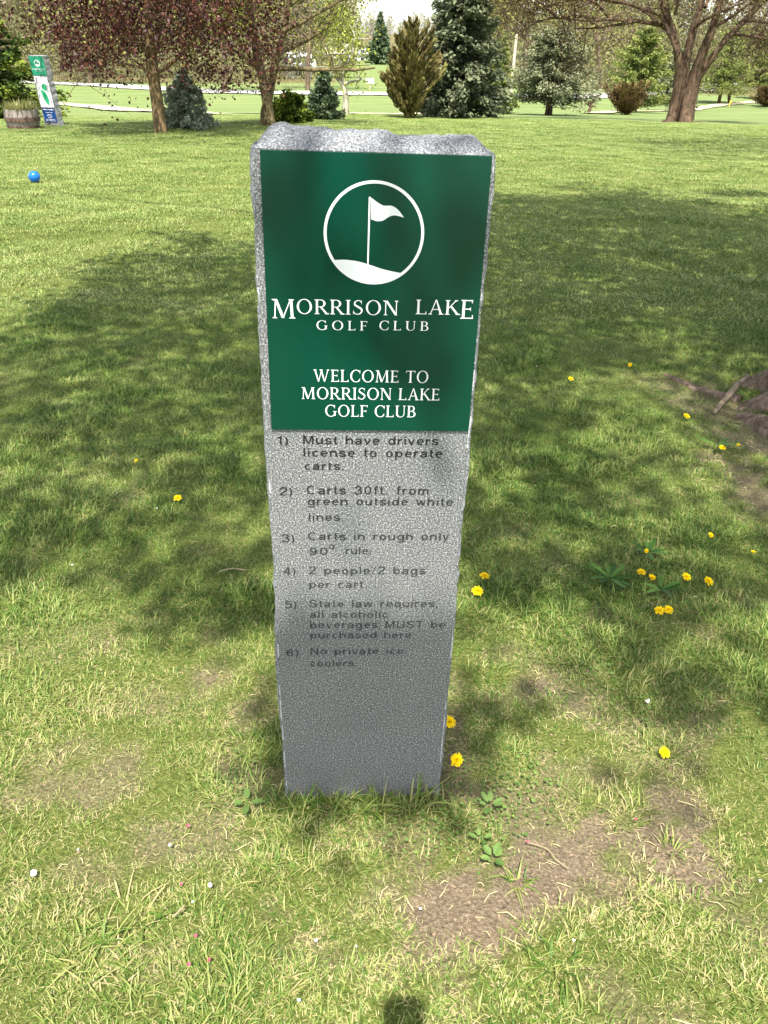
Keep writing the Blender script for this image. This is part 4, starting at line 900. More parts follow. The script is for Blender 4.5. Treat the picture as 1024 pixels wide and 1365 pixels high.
q = (nzs-1)*4; mb.f.append((q, q+1, q+2, q+3)); mb.m.append(1)
hsz(mb).build('slab', [MG0, plain('pale_split_granite', (.42, .42, .41), .9, .2, .8, 40, .2)], hs)
def plate(name, mat, z0, z1, m_=.0, yy=-.006):
    mb = MB(); mb.box(-wS/2+.004+m_, wS/2-.004-m_, yy, -.0005, z0*hS, z1*hS); return hsz(mb).build(name, mat, hs)
gp = plate('sign_panel', MGREEN2, .725, .99); mp_ = plate('map_panel', MMAP, .27, .712, .01); bp = plate('sign_panel', MBLUE, .055, .262, .02)
def pm(mb, name, mat, par): return hsz(mb).build(name, mat, par)
cz = .895*hS; r1 = .058
mb = MB(); mb.add([(r*math.cos(2*math.pi*k/40), -.0075, cz+r*math.sin(2*math.pi*k/40)) for r in (r1, r1*.84) for k in range(40)], [(k, (k+1) % 40, 40+(k+1) % 40, 40+k) for k in range(40)]); pm(mb, 'logo_ring', MWHITE, gp)
mb = MB(); mb.add([(-r1*.8, -.0077, cz-r1*.42), (-r1*.3, -.0077, cz-r1*.86), (r1*.3, -.0077, cz-r1*.86), (r1*.75, -.0077, cz-r1*.6), (0, -.0077, cz-r1*.42)], [(0, 1, 2, 3, 4)]); pm(mb, 'logo_hill', MWHITE, gp)
mb = MB(); mb.add([(-.004, -.0078, cz-r1*.5), (.0, -.0078, cz-r1*.5), (.0, -.0078, cz+r1*.6), (-.004, -.0078, cz+r1*.6)], [(0, 1, 2, 3)]); pm(mb, 'logo_pole', MWHITE, gp)
mb = MB(); mb.add([(.0, -.0079, cz+r1*.6), (.0, -.0079, cz+r1*.15), (r1*.6, -.0079, cz+r1*.25)], [(0, 1, 2)]); pm(mb, 'logo_flag', MWHITE, gp)
mb = MB(); serif_word(mb, 'MORRISON LAKE', -.125, .125, .80*hS, .03, -.0075, .1, .5); pm(mb, 'lettering', MWHITE, gp)
mb = MB(); serif_word(mb, 'GOLF CLUB', -.07, .07, .777*hS, .017, -.0075, .3, .6); pm(mb, 'lettering', MWHITE, gp)
mb = MB(); mb.add([(-.105, -.0075, .61*hS), (-.085, -.0075, .61*hS), (-.085, -.0075, .70*hS), (-.1, -.0075, .70*hS), (-.115, -.0075, .685*hS), (-.105, -.0075, .683*hS)], [(0, 1, 2, 3, 4, 5)]); pm(mb, 'hole_number', MBLACK, mp_)
mb = MB(); mb.add([(-.03, -.0075, .655*hS), (.1, -.0075, .655*hS), (.1, -.0075, .695*hS), (-.03, -.0075, .695*hS)], [(0, 1, 2, 3)]); mb.add([(.02, -.0076, .61*hS), (.05, -.0076, .61*hS), (.05, -.0076, .645*hS), (.02, -.0076, .645*hS)], [(0, 1, 2, 3)]); pm(mb, 'printed_block', MWHITE, mp_)
def ovalpoly(pts, name, mat, par, y):
    P = bez([(x, z*hS) for x, z in pts]+[(pts[0][0], pts[0][1]*hS)], 6)[:-1]; mb = MB(); mb.add([(x, y, z) for x, z in P], [tuple(range(len(P)))]); return pm(mb, name, mat, par)
ovalpoly([(-.01, .6), (.06, .6), (.07, .54), (.02, .5), (-.02, .54)], 'printed_fairway', MFAIR, mp_, -.0075)
ovalpoly([(-.06, .52), (-.02, .525), (.05, .45), (.06, .36), (.045, .31), (.0, .33), (-.05, .43)], 'printed_fairway', MFAIR, mp_, -.0076)
mb = MB(); pl_ = bez([(-.075, .535*hS), (-.02, .53*hS), (.03, .5*hS), (.05, .46*hS)], 6)
mb.add([(x, -.0079, z) for x, z in pl_]+[(x, -.0079, z-.014) for x, z in pl_], [(i, i+1, len(pl_)+i+1, len(pl_)+i) for i in range(len(pl_)-1)]); pm(mb, 'printed_path', MWHITE, mp_)
for k, (z, ww) in enumerate([(.235, .12), (.195, .07), (.165, .045), (.145, .06), (.12, .04), (.095, .09), (.075, .1)]):
    mb = MB(); hh_ = .013 if k == 0 else .006
    mb.add([(-ww, -.0075, z*hS), (ww, -.0075, z*hS), (ww, -.0075, z*hS+hh_), (-ww, -.0075, z*hS+hh_)], [(0, 1, 2, 3)]); pm(mb, 'printed_line', MWHITE, bp)

# barrel: staves, hoops and the grasses in it
bb = G(32, 171); rb = hw(32, 22, bb.y); hb = (P3(32, 145, bb.y).z-bb.z)
br = empty('barrel_planter', (bb.x, bb.y, bb.z-.02), 'weathered half barrel of grey staves planted with grasses beside the hole sign', 'planter')
MST = [plain('grey_stave', lin(*c)[:3], .9, .2, .6, 30, .2) for c in [(138, 128, 118), (118, 108, 98), (152, 143, 132)]]
random.seed(31)
for k in range(22):
    a0, a1 = 2*math.pi*(k+.04)/22, 2*math.pi*(k+.96)/22; mb = MB(); rows = []
    for f, rr_ in ((0, .86), (.35, .96), (.7, 1.0), (1, .98)):
        z = f*hb*(1+.0*k)+(.02*random.random() if f == 1 else 0); q = rb*rr_
        rows += [(q*math.cos(a0), q*math.sin(a0), z), (q*math.cos(a1), q*math.sin(a1), z), ((q-.035)*math.cos(a1), (q-.035)*math.sin(a1), z), ((q-.035)*math.cos(a0), (q-.035)*math.sin(a0), z)]
    F_ = [(i*4+j, i*4+(j+1) % 4, i*4+4+(j+1) % 4, i*4+4+j) for i in range(3) for j in range(4)]+[(0, 3, 2, 1), (12, 13, 14, 15)]
    mb.add(rows, F_); mb.build('stave', MST[k % 3 if random.random() < .7 else 0], br)
MHOOP = plain('rusty_iron', lin(92, 72, 60)[:3], .7, .4, .4, 30, .2)
for f, rr_ in ((.12, .905), (.55, .995)):
    mb = MB(); q = rb*rr_+.006
    mb.add([(q_*math.cos(2*math.pi*k/36), q_*math.sin(2*math.pi*k/36), z) for q_, z in ((q, f*hb-.035), (q+.006, f*hb-.035), (q+.006, f*hb+.035), (q, f*hb+.035)) for k in range(36)],
           [(a*36+k, a*36+(k+1) % 36, b_*36+(k+1) % 36, b_*36+k) for a, b_ in ((0, 1), (1, 2), (2, 3), (3, 0)) for k in range(36)]); mb.build('hoop', MHOOP, br)
mb = MB(); mb.add([(rb*.9*math.cos(2*math.pi*k/24), rb*.9*math.sin(2*math.pi*k/24), hb*.86) for k in range(24)], [tuple(range(24))]); mb.build('soil', plain('potting_soil', (.05, .035, .025), .95), br)
mb = MB(); rg = random.Random(5); vvv = []
for i in range(500):
    a = rg.random()*6.28; r = rb*.86*math.sqrt(rg.random()); v, f, h = blade(rg, (r*math.cos(a), r*math.sin(a), hb*.85), rg.uniform(.12, .3), .012, a+rg.gauss(0, .6), rg.uniform(.1, .7), .15)
    mb.add([tuple(q) for q in v], f, rg.random())
mb.build('planting', leaf_mat('dry_ornamental_grass', [(0, lin(104, 118, 52)), (.5, lin(150, 150, 84)), (1, lin(190, 180, 134))], .3), br)

# blue ball tee marker
b = G(47, 243); rB = hw(0, 7.4, b.y)
t = empty('blue_tee_marker', (b.x, b.y, b.z), 'shiny blue ball tee marker on the mown grass at the left', 'tee marker')
import bmesh
def sphere(name, r, mat, par, z, seg=32, ring=20):
    bm = bmesh.new(); bmesh.ops.create_uvsphere(bm, u_segments=seg, v_segments=ring, radius=r); me = bpy.data.meshes.new(name); bm.to_mesh(me); bm.free()
    me.materials.append(mat); me.polygons.foreach_set('use_smooth', [True]*len(me.polygons)); return link(name, me, par, (0, 0, z))
sphere('ball', rB, plain('glossy_blue_paint', lin(18, 98, 178)[:3], .3, .5, 0, 20, .06), t, rB*.93)
mb = MB(); mb.tube([(0, 0, -.05), (0, 0, rB*.15)], [.012, .012], 8); mb.build('spike', plain('steel', (.4, .4, .4), .4), t)
# ---------------------------------------------------------------- shade tree standing just outside the frame on the right
def pix(x, y, z):
    d = np.stack([x, y, z-CAM_H], -1); de = d@np.array(CF); return 512+FPX*(d@np.array(CR))/de, 682.5-FPX*(d@np.array(CU))/de
UPB = ([-200, 0, 100, 130, 230, 345, 500, 640, 750, 1024, 1300], [470, 440, 400, 345, 322, 330, 290, 268, 258, 268, 300])
LOB = ([-200, 0, 100, 160, 230, 280, 340, 370, 600, 660, 740, 800, 850, 930, 1024, 1300], [800, 785, 760, 790, 830, 895, 925, 1000, 1010, 1050, 1000, 1030, 1085, 1060, 1030, 1080])
LIT = [(10, 490, 70, 20, 1), (60, 610, 75, 30, 1), (175, 500, 60, 16, 1), (150, 452, 50, 10, .7), (290, 578, 40, 18, 1), (225, 590, 30, 12, .6), (190, 655, 45, 14, .9), (315, 690, 35, 16, 1), (200, 738, 45, 20, 1), (300, 640, 30, 12, .8),
       (310, 430, 30, 12, .7), (90, 680, 50, 12, .5), (700, 470, 45, 12, .8), (820, 522, 90, 24, 1), (820, 578, 50, 16, 1), (755, 500, 50, 12, .8), (650, 405, 20, 14, .8), (745, 838, 68, 50, 1), (700, 900, 50, 18, .9),
       (950, 672, 56, 44, 1), (960, 750, 36, 12, .6), (900, 870, 60, 16, .8), (990, 905, 60, 36, 1), (850, 965, 80, 22, .8), (680, 705, 30, 12, .5), (1000, 480, 40, 16, .7), (690, 640, 44, 18, .8), (770, 690, 34, 14, .8), (860, 640, 34, 14, .7), (640, 760, 30, 18, .7), (830, 700, 30, 12, .7),
       (640, 530, 20, 30, .6), (650, 830, 22, 40, .5), (720, 960, 50, 14, .7), (980, 1000, 50, 14, .8), (860, 740, 30, 8, .5), (450, 905, 150, 26, 1.0), (420, 845, 40, 20, .8), (560, 850, 26, 26, .6), (880, 410, 40, 8, .4), (500, 935, 90, 14, .6)]
def shade(x, y):
    z = terrain(x, y); px, py = pix(x, y, z); u = np.interp(px, *UPB); l = np.interp(px, *LOB)
    n = fbm(x, y, 1.9, 91, 4)-.5; n2 = fbm(x, y, 4.5, 95, 3)-.5
    s = sstep(-6, 22, py-u+n*70)*sstep(-12, 26, l-py+n2*120)
    for cx, cy, rx, ry, k in LIT:
        d = np.sqrt(((px-cx)/rx)**2+((py-cy)/ry)**2)+n2*1.1; s = s*(1-k*.92*(1-sstep(.5, 1.25, d)))
    s = s*(1-.85*sstep(.07, .17, n2)*(1-.4*sstep(6, 9, y)))
    inm = (px > 352) & (px < 622)
    s = np.where(inm & (y > 1.33) & (y < 1.6), .4, s); s = np.where(inm & (y >= 1.6) & (y < 1.95), .04+.3*sstep(.1, .2, n2), s); s = np.where(inm & (y >= 1.92) & (y < 2.13), .6, s); s = np.where(inm & (y >= 2.13) & (y < 2.4), .1, s)
    off = (px < -120) | (px > 1150)
    return np.where(off, sstep(-.05, .08, n)*(y < 12)*(y > 1.5), s)
n = 27000
gx = rng.uniform(-6.5, 7.5, n); gy = 1.3+12.0*rng.random(n)**.8
# even area density
keep = rng.random(n) < 1.0; s = shade(gx, gy); keep &= rng.random(n) < s
ex, ey = rng.uniform(-.2, .12, 75), rng.uniform(1.42, 1.6, 75); gx, gy = np.concatenate([gx[keep], ex]), np.concatenate([gy[keep], ey]); m_ = len(gx)
hgt = 4.6+3.6*rng.random(m_)**1.0+.25*np.maximum(0, 4-np.abs(gx-1))*.5
Ld = np.array(LD); Tp = np.stack([gx, gy, terrain(gx, gy)], -1) - Ld[None]*(hgt/-Ld[2])[:, None]
per = 9
cc = np.repeat(Tp, per, 0)+rng.normal(size=(m_*per, 3))*np.where((np.repeat(gy, per) < 2.4)[:, None], .07, .12)
def hitface(P): t = (1.37-P[:, 1])/Ld[1]; return P[:, 0]+Ld[0]*t, P[:, 2]+Ld[2]*t
hx, hz_ = hitface(cc); cc = cc[~((np.abs(hx+.03) < .24) & (hz_ > .47) & (hz_ < 1.0) & (rng.random(len(cc)) < .88))]
st = empty('shade_tree', (2.45, 4.0, 0), 'grey gnarled root flare of a big tree cut by the right edge of the photo', 'tree')
V, F, v = leaf_arrays(cc-np.array([2.45, 4.0, 0]), .08*(.7+.6*rng.random(len(cc))), up=.6, asp=1.25)
link('crown', np_mesh('crown', V, F, M_SHADE, {'v': v}), st)
# trunk with root flare, main limbs reaching into the crown
MROOT = bark('weathered_root_bark', lin(78, 64, 54), lin(152, 132, 114), 30, 1.6)
mb = MB(); rg = random.Random(9); V_ = []; nz_, na = 26, 64
roots = [(3.3, .42, .085), (2.75, .34, .06), (4.0, .30, .07), (4.7, .25, .06), (.4, .25, .07), (1.4, .3, .07), (5.5, .25, .06), (3.62, .28, .05)]
for k in range(nz_):
    f = k/(nz_-1); z = -.15+f**1.5*4.6
    for j in range(na):
        a = 2*math.pi*j/na; r = .33-.12*min(1, z/4.5)
        fl = math.exp(-max(z, -.02)/.13)
        for ra, rl, rw in roots:
            d = (a-ra+math.pi) % (2*math.pi)-math.pi; r += rl*fl*math.exp(-(d/.16)**2)
        r += .012*math.sin(a*9+z*1.3)+.018*(float(fbm(np.array([a*3]), np.array([z*.8]), 1.5, 77, 3)[0])-.5)*2
        V_.append((r*math.cos(a)+.09*z*.5, r*math.sin(a), z))
mb.add(V_, [(k*na+j, k*na+(j+1) % na, (k+1)*na+(j+1) % na, (k+1)*na+j) for k in range(nz_-1) for j in range(na)], .5)
random.seed(12); topc = Vector((.2, 0, 4.4)); tips = []
hx, hz_ = hitface(Tp); sel = rng.choice(np.flatnonzero((np.abs(hx+.03) > .9) | (hz_ > 1.9) | (hz_ < -.6)), 26, replace=False)
for i in sel:
    e = Vector(tuple(Tp[i]-np.array([2.45, 4.0, 0]))); mid = topc.lerp(e, .5)+Vector((random.gauss(0, .25), random.gauss(0, .25), .35))
    L_ = (e-topc).length; mb.tube([topc-Vector((0, 0, .4)), topc.lerp(mid, .5)+Vector((0, 0, .1)), mid, mid.lerp(e, .5)+Vector((random.gauss(0, .15), random.gauss(0, .15), .1)), e], [.06, .038, .022, .012, .004], 6, .5, cap=False)
mb.build('trunk', MROOT, st, True)
def root(pts, rads, label):
    P = [G(*p) for p in pts]; P = [p-Vector((0, 0, r*.35)) for p, r in zip(P, rads)]; mb = MB(); q = bez3(P, 5); rr2 = np.interp(np.linspace(0, 1, len(q)), np.linspace(0, 1, len(rads)), rads)
    mb.tube([p-Vector((2.45, 4.0, 0)) for p in q], list(rr2), 9, .5, wob=.25); o = mb.build('surface_root', MROOT, st, True); return o
def bez3(P, n):
    r = []
    for k in range(len(P)-1):
        a, b_, c, d = P[max(k-1, 0)], P[k], P[k+1], P[min(k+2, len(P)-1)]
        for t in [j/n for j in range(n)]: r.append(.5*((2*b_)+(c-a)*t+(2*a-5*b_+4*c-d)*t*t+(3*b_-a-3*c+d)*t**3))
    r.append(P[-1]); return r
root([(884, 498), (905, 508), (925, 517), (948, 524), (985, 534)], [.012, .022, .026, .03, .05], '')
root([(980, 556), (1000, 560), (1030, 574), (1070, 600)], [.03, .06, .075, .06], '')
# broken limb leaning on the root
P = [G(951, 553)+Vector((0, 0, .012)), G(962, 543)+Vector((0, 0, .03)), G(978, 530)+Vector((0, 0, .065)), G(993, 518)+Vector((0, 0, .07))]
mb = MB(); mb.tube(bez3(P, 4), list(np.interp(np.linspace(0, 1, 13), [0, .4, 1], [.010, .015, .012])), 8, .5, wob=.3)
tag(mb.build('dead_branch', bark('dead_wood', lin(98, 84, 68), lin(166, 148, 126), 30), None, True), 'short dead grey branch lying against the tree root at the right', 'branch')

# ---------------------------------------------------------------- dandelions
MDY = plain('dandelion_yellow', lin(255, 218, 8)[:3], .7, .2, 0, 300, .12); MDS = plain('dandelion_stalk', lin(120, 150, 66)[:3], .6); MDL = leaf_mat('dandelion_leaf', [(0, lin(50, 88, 32)), (1, lin(96, 130, 58))], .3)
def dand_head(seed, full=1.0):
    rg = random.Random(seed); mb = MB()
    for ring, (n_, L_, el) in enumerate([(20, .021, .12), (18, .017, .5), (14, .012, .95), (8, .008, 1.3)]):
        for k in range(n_):
            a = 6.283*(k+rg.random()*.7)/n_; e = el+rg.gauss(0, .1)+(1-full)*.9; d = Vector((math.cos(a)*math.cos(e), math.sin(a)*math.cos(e), math.sin(e))); s = Vector((-math.sin(a), math.cos(a), 0)); l = L_*rg.uniform(.85, 1.1); w_ = .0021
            b_ = d*.002; z = Vector((0, 0, ring*.0008))
            mb.add([b_-s*w_*.6+z, b_+s*w_*.6+z, d*l+s*w_+z, d*l*1.06+z, d*l-s*w_+z], [(0, 1, 2, 3, 4)])
    me = bpy.data.meshes.new('flower_head'); me.from_pydata(mb.v, [], mb.f); me.materials.append(MDY); me.update(); return me
def stalk_mesh():
    mb = MB(); mb.tube([(0, 0, -.03), (.001, 0, -.012), (0, 0, 0)], [.0018, .0018, .0026], 6); me = bpy.data.meshes.new('stalk'); me.from_pydata(mb.v, [], mb.f); me.materials.append(MDS); me.update(); return me
heads = [dand_head(1), dand_head(2, .85), dand_head(3), dand_head(4, .55)]; stalkm = stalk_mesh()
DL = [(237, 664, 1, 0, 'dandelion alone in the shaded grass left of the marker'), (646, 768, 1.05, 0, 'dandelion right of the marker, the upper of a close pair'), (637, 788, 1.1, 2, 'dandelion right of the marker, the lower of a close pair'),
      (761, 505, .9, 0, 'small far dandelion in the dappled grass left of the tree root'), (840, 487, .8, 3, 'farthest dandelion above the long surface root'), (915, 555, 1, 1, 'dandelion in front of the dead branch'),
      (963, 597, .95, 2, 'dandelion with a broad leaf below the dead branch'), (984, 594, .6, 3, 'half-closed dandelion nearest the right edge below the roots'), (855, 763, 1, 0, 'leftmost dandelion of the loose row right of the marker'),
      (869, 771, .85, 3, 'half-closed dandelion touching the leftmost one of the row'), (915, 769, .95, 2, 'dandelion third along the loose row'), (944, 775, 1, 1, 'rightmost dandelion of the loose row'),
      (879, 814, 1, 0, 'left dandelion of the touching pair below the row'), (891, 813, .95, 2, 'right dandelion of the touching pair below the row'), (886, 1003, .85, 0, 'single bright dandelion above the bare soil patch'),
      (609, 1013, 1, 0, 'dandelion by the lower right corner of the marker'), (599, 962, 1, 2, 'dandelion half hidden behind the right edge of the marker'), (182, 615, .6, 3, 'tiny half-closed dandelion far left of the marker'),
      (947, 714, .7, 3, 'small dandelion between the row and the brown soil by the roots'), (862, 735, .55, 3, 'tiny dandelion just above the loose row'), (1004, 737, .6, 3, 'tiny dandelion by the right edge above the row')]
rgd = random.Random(77)
for px, py, s, hm, lab in DL:
    g = G(px, py); hz = .026; d = ray(px, py); g = g-d*(hz/-d.z)
    t = empty('dandelion', (g.x, g.y, g.z), lab, 'dandelion', 'dandelions in the grass', rgd.random()*6.28); t.scale = (s*.78, s*.78, s*.78); t.rotation_euler.x = rgd.uniform(-.1, .7); t.rotation_euler.z = rgd.uniform(-.6, .6)
    link('flower_head', heads[hm], t); link('stalk', stalkm, t)
# broad weed leaves
def leaf_rosette(name, seed, n_, L_, w_, mat, el=.25, tooth=0.0, r0=.006):
    rg = random.Random(seed); mb = MB()
    for k in range(n_):
        a = 6.283*k/n_+rg.gauss(0, .3); l = L_*rg.uniform(.7, 1.15); e = el*rg.uniform(.5, 1.6); s = Vector((-math.sin(a), math.cos(a), 0)); out = []; inn = []; vsx = []; K = 8
        for i in range(K+1):
            f = i/K; r = r0+l*f; z = .008+r*math.sin(e)-r*r*3.5*math.sin(e); c = Vector((math.cos(a)*r, math.sin(a)*r, z)); ww = w_*math.sin(math.pi*min(1, .08+f*.92))**.8*(1-tooth*(i % 2))
            vsx += [c-s*ww+Vector((0, 0, ww*.3)), c, c+s*ww+Vector((0, 0, ww*.3))]
        mb.add(vsx, [(i*3+j, i*3+j+1, i*3+j+4, i*3+j+3) for i in range(K) for j in range(2)], rg.random())
    me = bpy.data.meshes.new(name); me.from_pydata(mb.v, [], mb.f); me.materials.append(mat); at = me.attributes.new('v', 'FLOAT', 'POINT'); at.data.foreach_set('value', np.array(mb.a, dtype=np.float32)); me.update(); return me
MPL = leaf_mat('plantain_leaf', [(0, lin(84, 112, 52)), (1, lin(118, 144, 76))], .3, .6)
for px, py, nm, args, lab in [(652, 1082, 'broadleaf_weed', (1, 6, .024, .0065, MPL, .5, 0, .009), 'round-leaved weed right of the marker base'), (656, 1152, 'broadleaf_weed', (2, 5, .026, .008, MPL, .4, 0, .008), 'pale broad leaves at the edge of the bare soil'),
        (640, 1126, 'broadleaf_weed', (3, 4, .020, .006, MPL, .5, 0, .008), 'small broadleaf weed between the two larger ones'), (812, 778, 'dandelion_rosette', (4, 11, .085, .011, MDL, .3, .45), 'dark jagged dandelion rosette left of the loose row of flowers'),
        (955, 600, 'dandelion_rosette', (5, 6, .09, .01, MDL, .4, .4), 'jagged leaves around the flower below the dead branch'), (880, 792, 'dandelion_rosette', (6, 7, .07, .010, MDL, .3, .4), 'jagged leaves under the loose row of flowers'),
        (330, 1078, 'broadleaf_weed', (7, 4, .03, .0075, MPL, .5, 0, .01), 'small broadleaf weed left of the marker base'), (565, 1062, 'broadleaf_weed', (8, 6, .025, .009, MPL), 'small round weed in front of the marker'),
        (862, 742, 'dandelion_rosette', (9, 7, .07, .010, MDL, .3, .4), 'flat rosette above the leftmost flower of the row')]:
    g = G(px, py); o = link(nm, leaf_rosette(nm, *args), None, (g.x, g.y, g.z+.012)); tag(o, lab, 'weed')
# taller grass at the foot of the marker
rg = random.Random(15)
def clump(px, py, n_, L_, wd_, lab, rad=.03, lean=(.05, .6)):
    g = G(px, py); me_o = tuft('grass_clump', rg.randint(0, 9999), n_, rad, L_, wd_, MGR, lean, .05, 5); me_ = me_o.data; bpy.data.objects.remove(me_o)
    o = link('grass_clump', me_, None, (g.x, g.y, g.z)); tag(o, lab, 'grass clump')
clump(553, 1078, 16, .15, .0045, 'tallest grass clump at the front foot of the marker', .022)
clump(505, 1078, 30, .085, .004, 'grass clump at the middle of the front foot of the marker')
clump(440, 1080, 34, .075, .004, 'grass clump left of middle at the foot of the marker', .04)
clump(400, 1080, 28, .075, .004, 'grass clump at the lower left corner of the marker', .03)
clump(475, 1080, 28, .07, .004, 'second grass clump from the left at the foot of the marker', .03)
clump(578, 1076, 18, .06, .003, 'small grass clump at the lower right corner of the marker', .02)
clump(690, 1175, 24, .06, .003, 'isolated tuft on the bare soil', .02, (.5, 1.4)); clump(745, 1290, 30, .08, .004, 'coarse tuft near the bottom right', .03, (.3, 1.2))
clump(340, 800, 60, .09, .004, 'long shaded tuft against the left side of the marker', .08); clump(130, 1280, 60, .085, .004, 'coarse long-bladed tuft at the lower left', .06, (.5, 1.3)); clump(170, 1230, 50, .085, .004, 'long-bladed tuft left of the fallen pink petals', .06, (.5, 1.3))
clump(850, 1080, 30, .05, .0035, 'green tuft in the middle of the bare soil', .03); clump(890, 1130, 30, .05, .0035, 'green tuft at the right of the bare soil', .03)
# moss, clover, petals, litter
tcl = []
def clover(seed, mat, n_=9, rad=.03, s_=.0032):
    rg = random.Random(seed); mb = MB()
    for k in range(n_):
        c = Vector((rg.gauss(0, rad), rg.gauss(0, rad), rg.uniform(.002, .014))); a = rg.random()*6.28; tl = Vector((rg.gauss(0, .3), rg.gauss(0, .3), 1)).normalized(); x = tl.orthogonal().normalized(); y = tl.cross(x); s2 = s_*rg.uniform(.6, 1.3)
        mb.add([c+(x*math.cos(q*1.2566+a)+y*math.sin(q*1.2566+a))*s2 for q in range(5)], [(0, 1, 2, 3, 4)], rg.random())
    me = bpy.data.meshes.new('clover'); me.from_pydata(mb.v, [], mb.f); me.materials.append(mat); at = me.attributes.new('v', 'FLOAT', 'POINT'); at.data.foreach_set('value', np.array(mb.a, dtype=np.float32)); me.update(); return bpy.data.objects.new('clover', me)
MCL = leaf_mat('clover_leaf', [(0, lin(66, 94, 40)), (1, lin(120, 142, 72))], .3)
tcl = [clover(i, MCL) for i in range(3)]
cx, cy = [], []
for px, py, rx, ry, k in [(655, 1050, 45, 60, 34), (620, 1100, 50, 30, 22), (540, 1090, 50, 25, 16), (740, 720, 120, 60, 70), (830, 780, 90, 50, 70), (900, 930, 100, 60, 30), (330, 1060, 40, 30, 10), (900, 690, 100, 70, 50)]:
    B_ = blob(px, py, rx, ry)
    for i in range(k): cx.append(rgd.gauss(B_[0], B_[2]*.6)); cy.append(rgd.gauss(B_[1], B_[3]*.6))
cx = np.array(cx); cy = np.array(cy); kk = ~in_slab(cx, cy, .01); cx = cx[kk]; cy = cy[kk]
scatter('clover', np.stack([cx, cy, terrain(cx, cy)], -1), rng.random(len(cx))*6.28, .7+.7*rng.random(len(cx)), rng.integers(0, 3, len(cx)), tcl, 'low clover and ground ivy mixed into the grass')
# pebbles, crumbs and straw on the bare soil
def bit(seed, kind, mat):
    rg = random.Random(seed); mb = MB()
    if kind == 'straw':
        L_ = rg.uniform(.01, .03); a = rg.random()*6.28; mb.tube([(0, 0, .004), (L_*.5*math.cos(a), L_*.5*math.sin(a), .008), (L_*math.cos(a+.2), L_*math.sin(a+.2), .004)], [.0006, .0007, .0003], 4, rg.random())
    else:
        bm = bmesh.new(); bmesh.ops.create_icosphere(bm, subdivisions=1, radius=.004)
        for v in bm.verts: v.co *= rg.uniform(.7, 1.2); v.co.z *= .6
        me = bpy.data.meshes.new('crumb'); bm.to_mesh(me); bm.free(); me.materials.append(mat); return bpy.data.objects.new('crumb', me)
    me = bpy.data.meshes.new(kind); me.from_pydata(mb.v, [], mb.f); me.materials.append(mat); me.update(); return bpy.data.objects.new(kind, me)
MSTR = plain('straw', lin(206, 190, 140)[:3], .7, .2, 0, 50, .15); MCR = plain('soil_crumb', lin(136, 116, 94)[:3], .95, .1, 0, 50, .2)
bits = [bit(i, 'straw', MSTR) for i in range(4)]+[bit(i, 'crumb', MCR) for i in range(3)]
x, y = sample(30000, .5, 4.2); k_ = (rng.random(30000) < .03+.85*bare(x, y)) & ~in_slab(x, y, .01); x, y = x[k_], y[k_]
id_ = np.where(rng.random(len(x)) < .16, rng.integers(0, 4, len(x)), 4+rng.integers(0, 3, len(x)))
scatter('litter', np.stack([x, y, terrain(x, y)-.006*bare(x, y)], -1), rng.random(len(x))*6.28, np.where(id_ > 3, .25+.9*rng.random(len(x))**2, .5+rng.random(len(x))), id_, bits, 'dry straw and soil crumbs strewn over the bare patches')
MPW = plain('white_petal', (.82, .8, .78), .6); MPP = plain('pink_petal', lin(186, 74, 98)[:3], .6); MSTK = plain('pale_twig', lin(146, 132, 102)[:3], .8)
def petal(px, py, s, mat, lab, grp, nm='petal'):
    g = G(px, py); mb = MB(); rg = random.Random(int(px*7+py)); n_ = 8; rr_ = [s*rg.uniform(.75, 1.15) for _ in range(n_)]
    pts = [(rr_[k]*math.cos(6.283*k/n_), rr_[k]*.8*math.sin(6.283*k/n_), s*.35*math.cos(2*6.283*k/n_)) for k in range(n_)]
    mb.add(pts+[(0, 0, -s*.2)]+[(x_, y_, z_-.0012) for x_, y_, z_ in pts], [(k, (k+1) % n_, n_) for k in range(n_)]+[(k, n_+1+k, n_+1+(k+1) % n_, (k+1) % n_) for k in range(n_)])
    o = mb.build(nm, mat, None, False, (g.x, g.y, g.z+.022), rg.random()*6.28); o.rotation_euler.x = rg.gauss(.25, .2); tag(o, lab, 'petal', grp)
petal(47, 1173, .0085, MPW, 'largest white petal, on the grass near the lower left edge', 'white petals fallen on the grass')
petal(861, 942, .008, MPW, 'folded white petal in the shade above the bare soil', 'white petals fallen on the grass')
petal(281, 1189, .006, MPW, 'crumpled white petal beside the pink ones at the lower left', 'white petals fallen on the grass')
for px, py, wh in [(228, 1135, 'just left of the upper pink petal at the lower left'), (106, 1141, 'above and right of the largest white petal'), (258, 1211, 'between the upper and lower pink petals'), (399, 1342, 'at the bottom edge left of the round shadow'),
                   (475, 1270, 'left of the bare soil near the bottom'), (421, 1262, 'near the bottom, left of its like beside the bare soil'), (763, 1262, 'below the bare soil at the lower right'), (157, 663, 'far left of the lone dandelion left of the marker'),
                   (210, 684, 'just below left of the lone dandelion left of the marker'), (98, 760, 'in the shade boundary at the left'), (1010, 1182, 'at the right edge beside the bare soil'), (715, 493, 'in the shade left of the smallest far dandelion'),
                   (90, 568, 'in the dappled shade near the left edge'), (560, 1220, 'lying on the bare soil')]:
    petal(px, py, rgd.uniform(.0024, .0042), MPW, 'tiny white petal '+wh, 'tiny white petals in the lawn')
for px, py, wh in [(243, 1187, 'topmost of the loose group at the lower left'), (262, 1256, 'in the middle of the loose group at the lower left'), (253, 1294, 'lowest left of the loose group at the lower left'), (252, 1109, 'above the loose group, near the shade edge'),
                   (845, 1100, 'on the bare soil at the right'), (279, 1288, 'lowest right of the loose group at the lower left'), (702, 1130, 'at the end of the bent dry stalk')]:
    petal(px, py, rgd.uniform(.003, .0045), MPP, 'small crimson-pink petal '+wh, 'pink petals in the lawn')
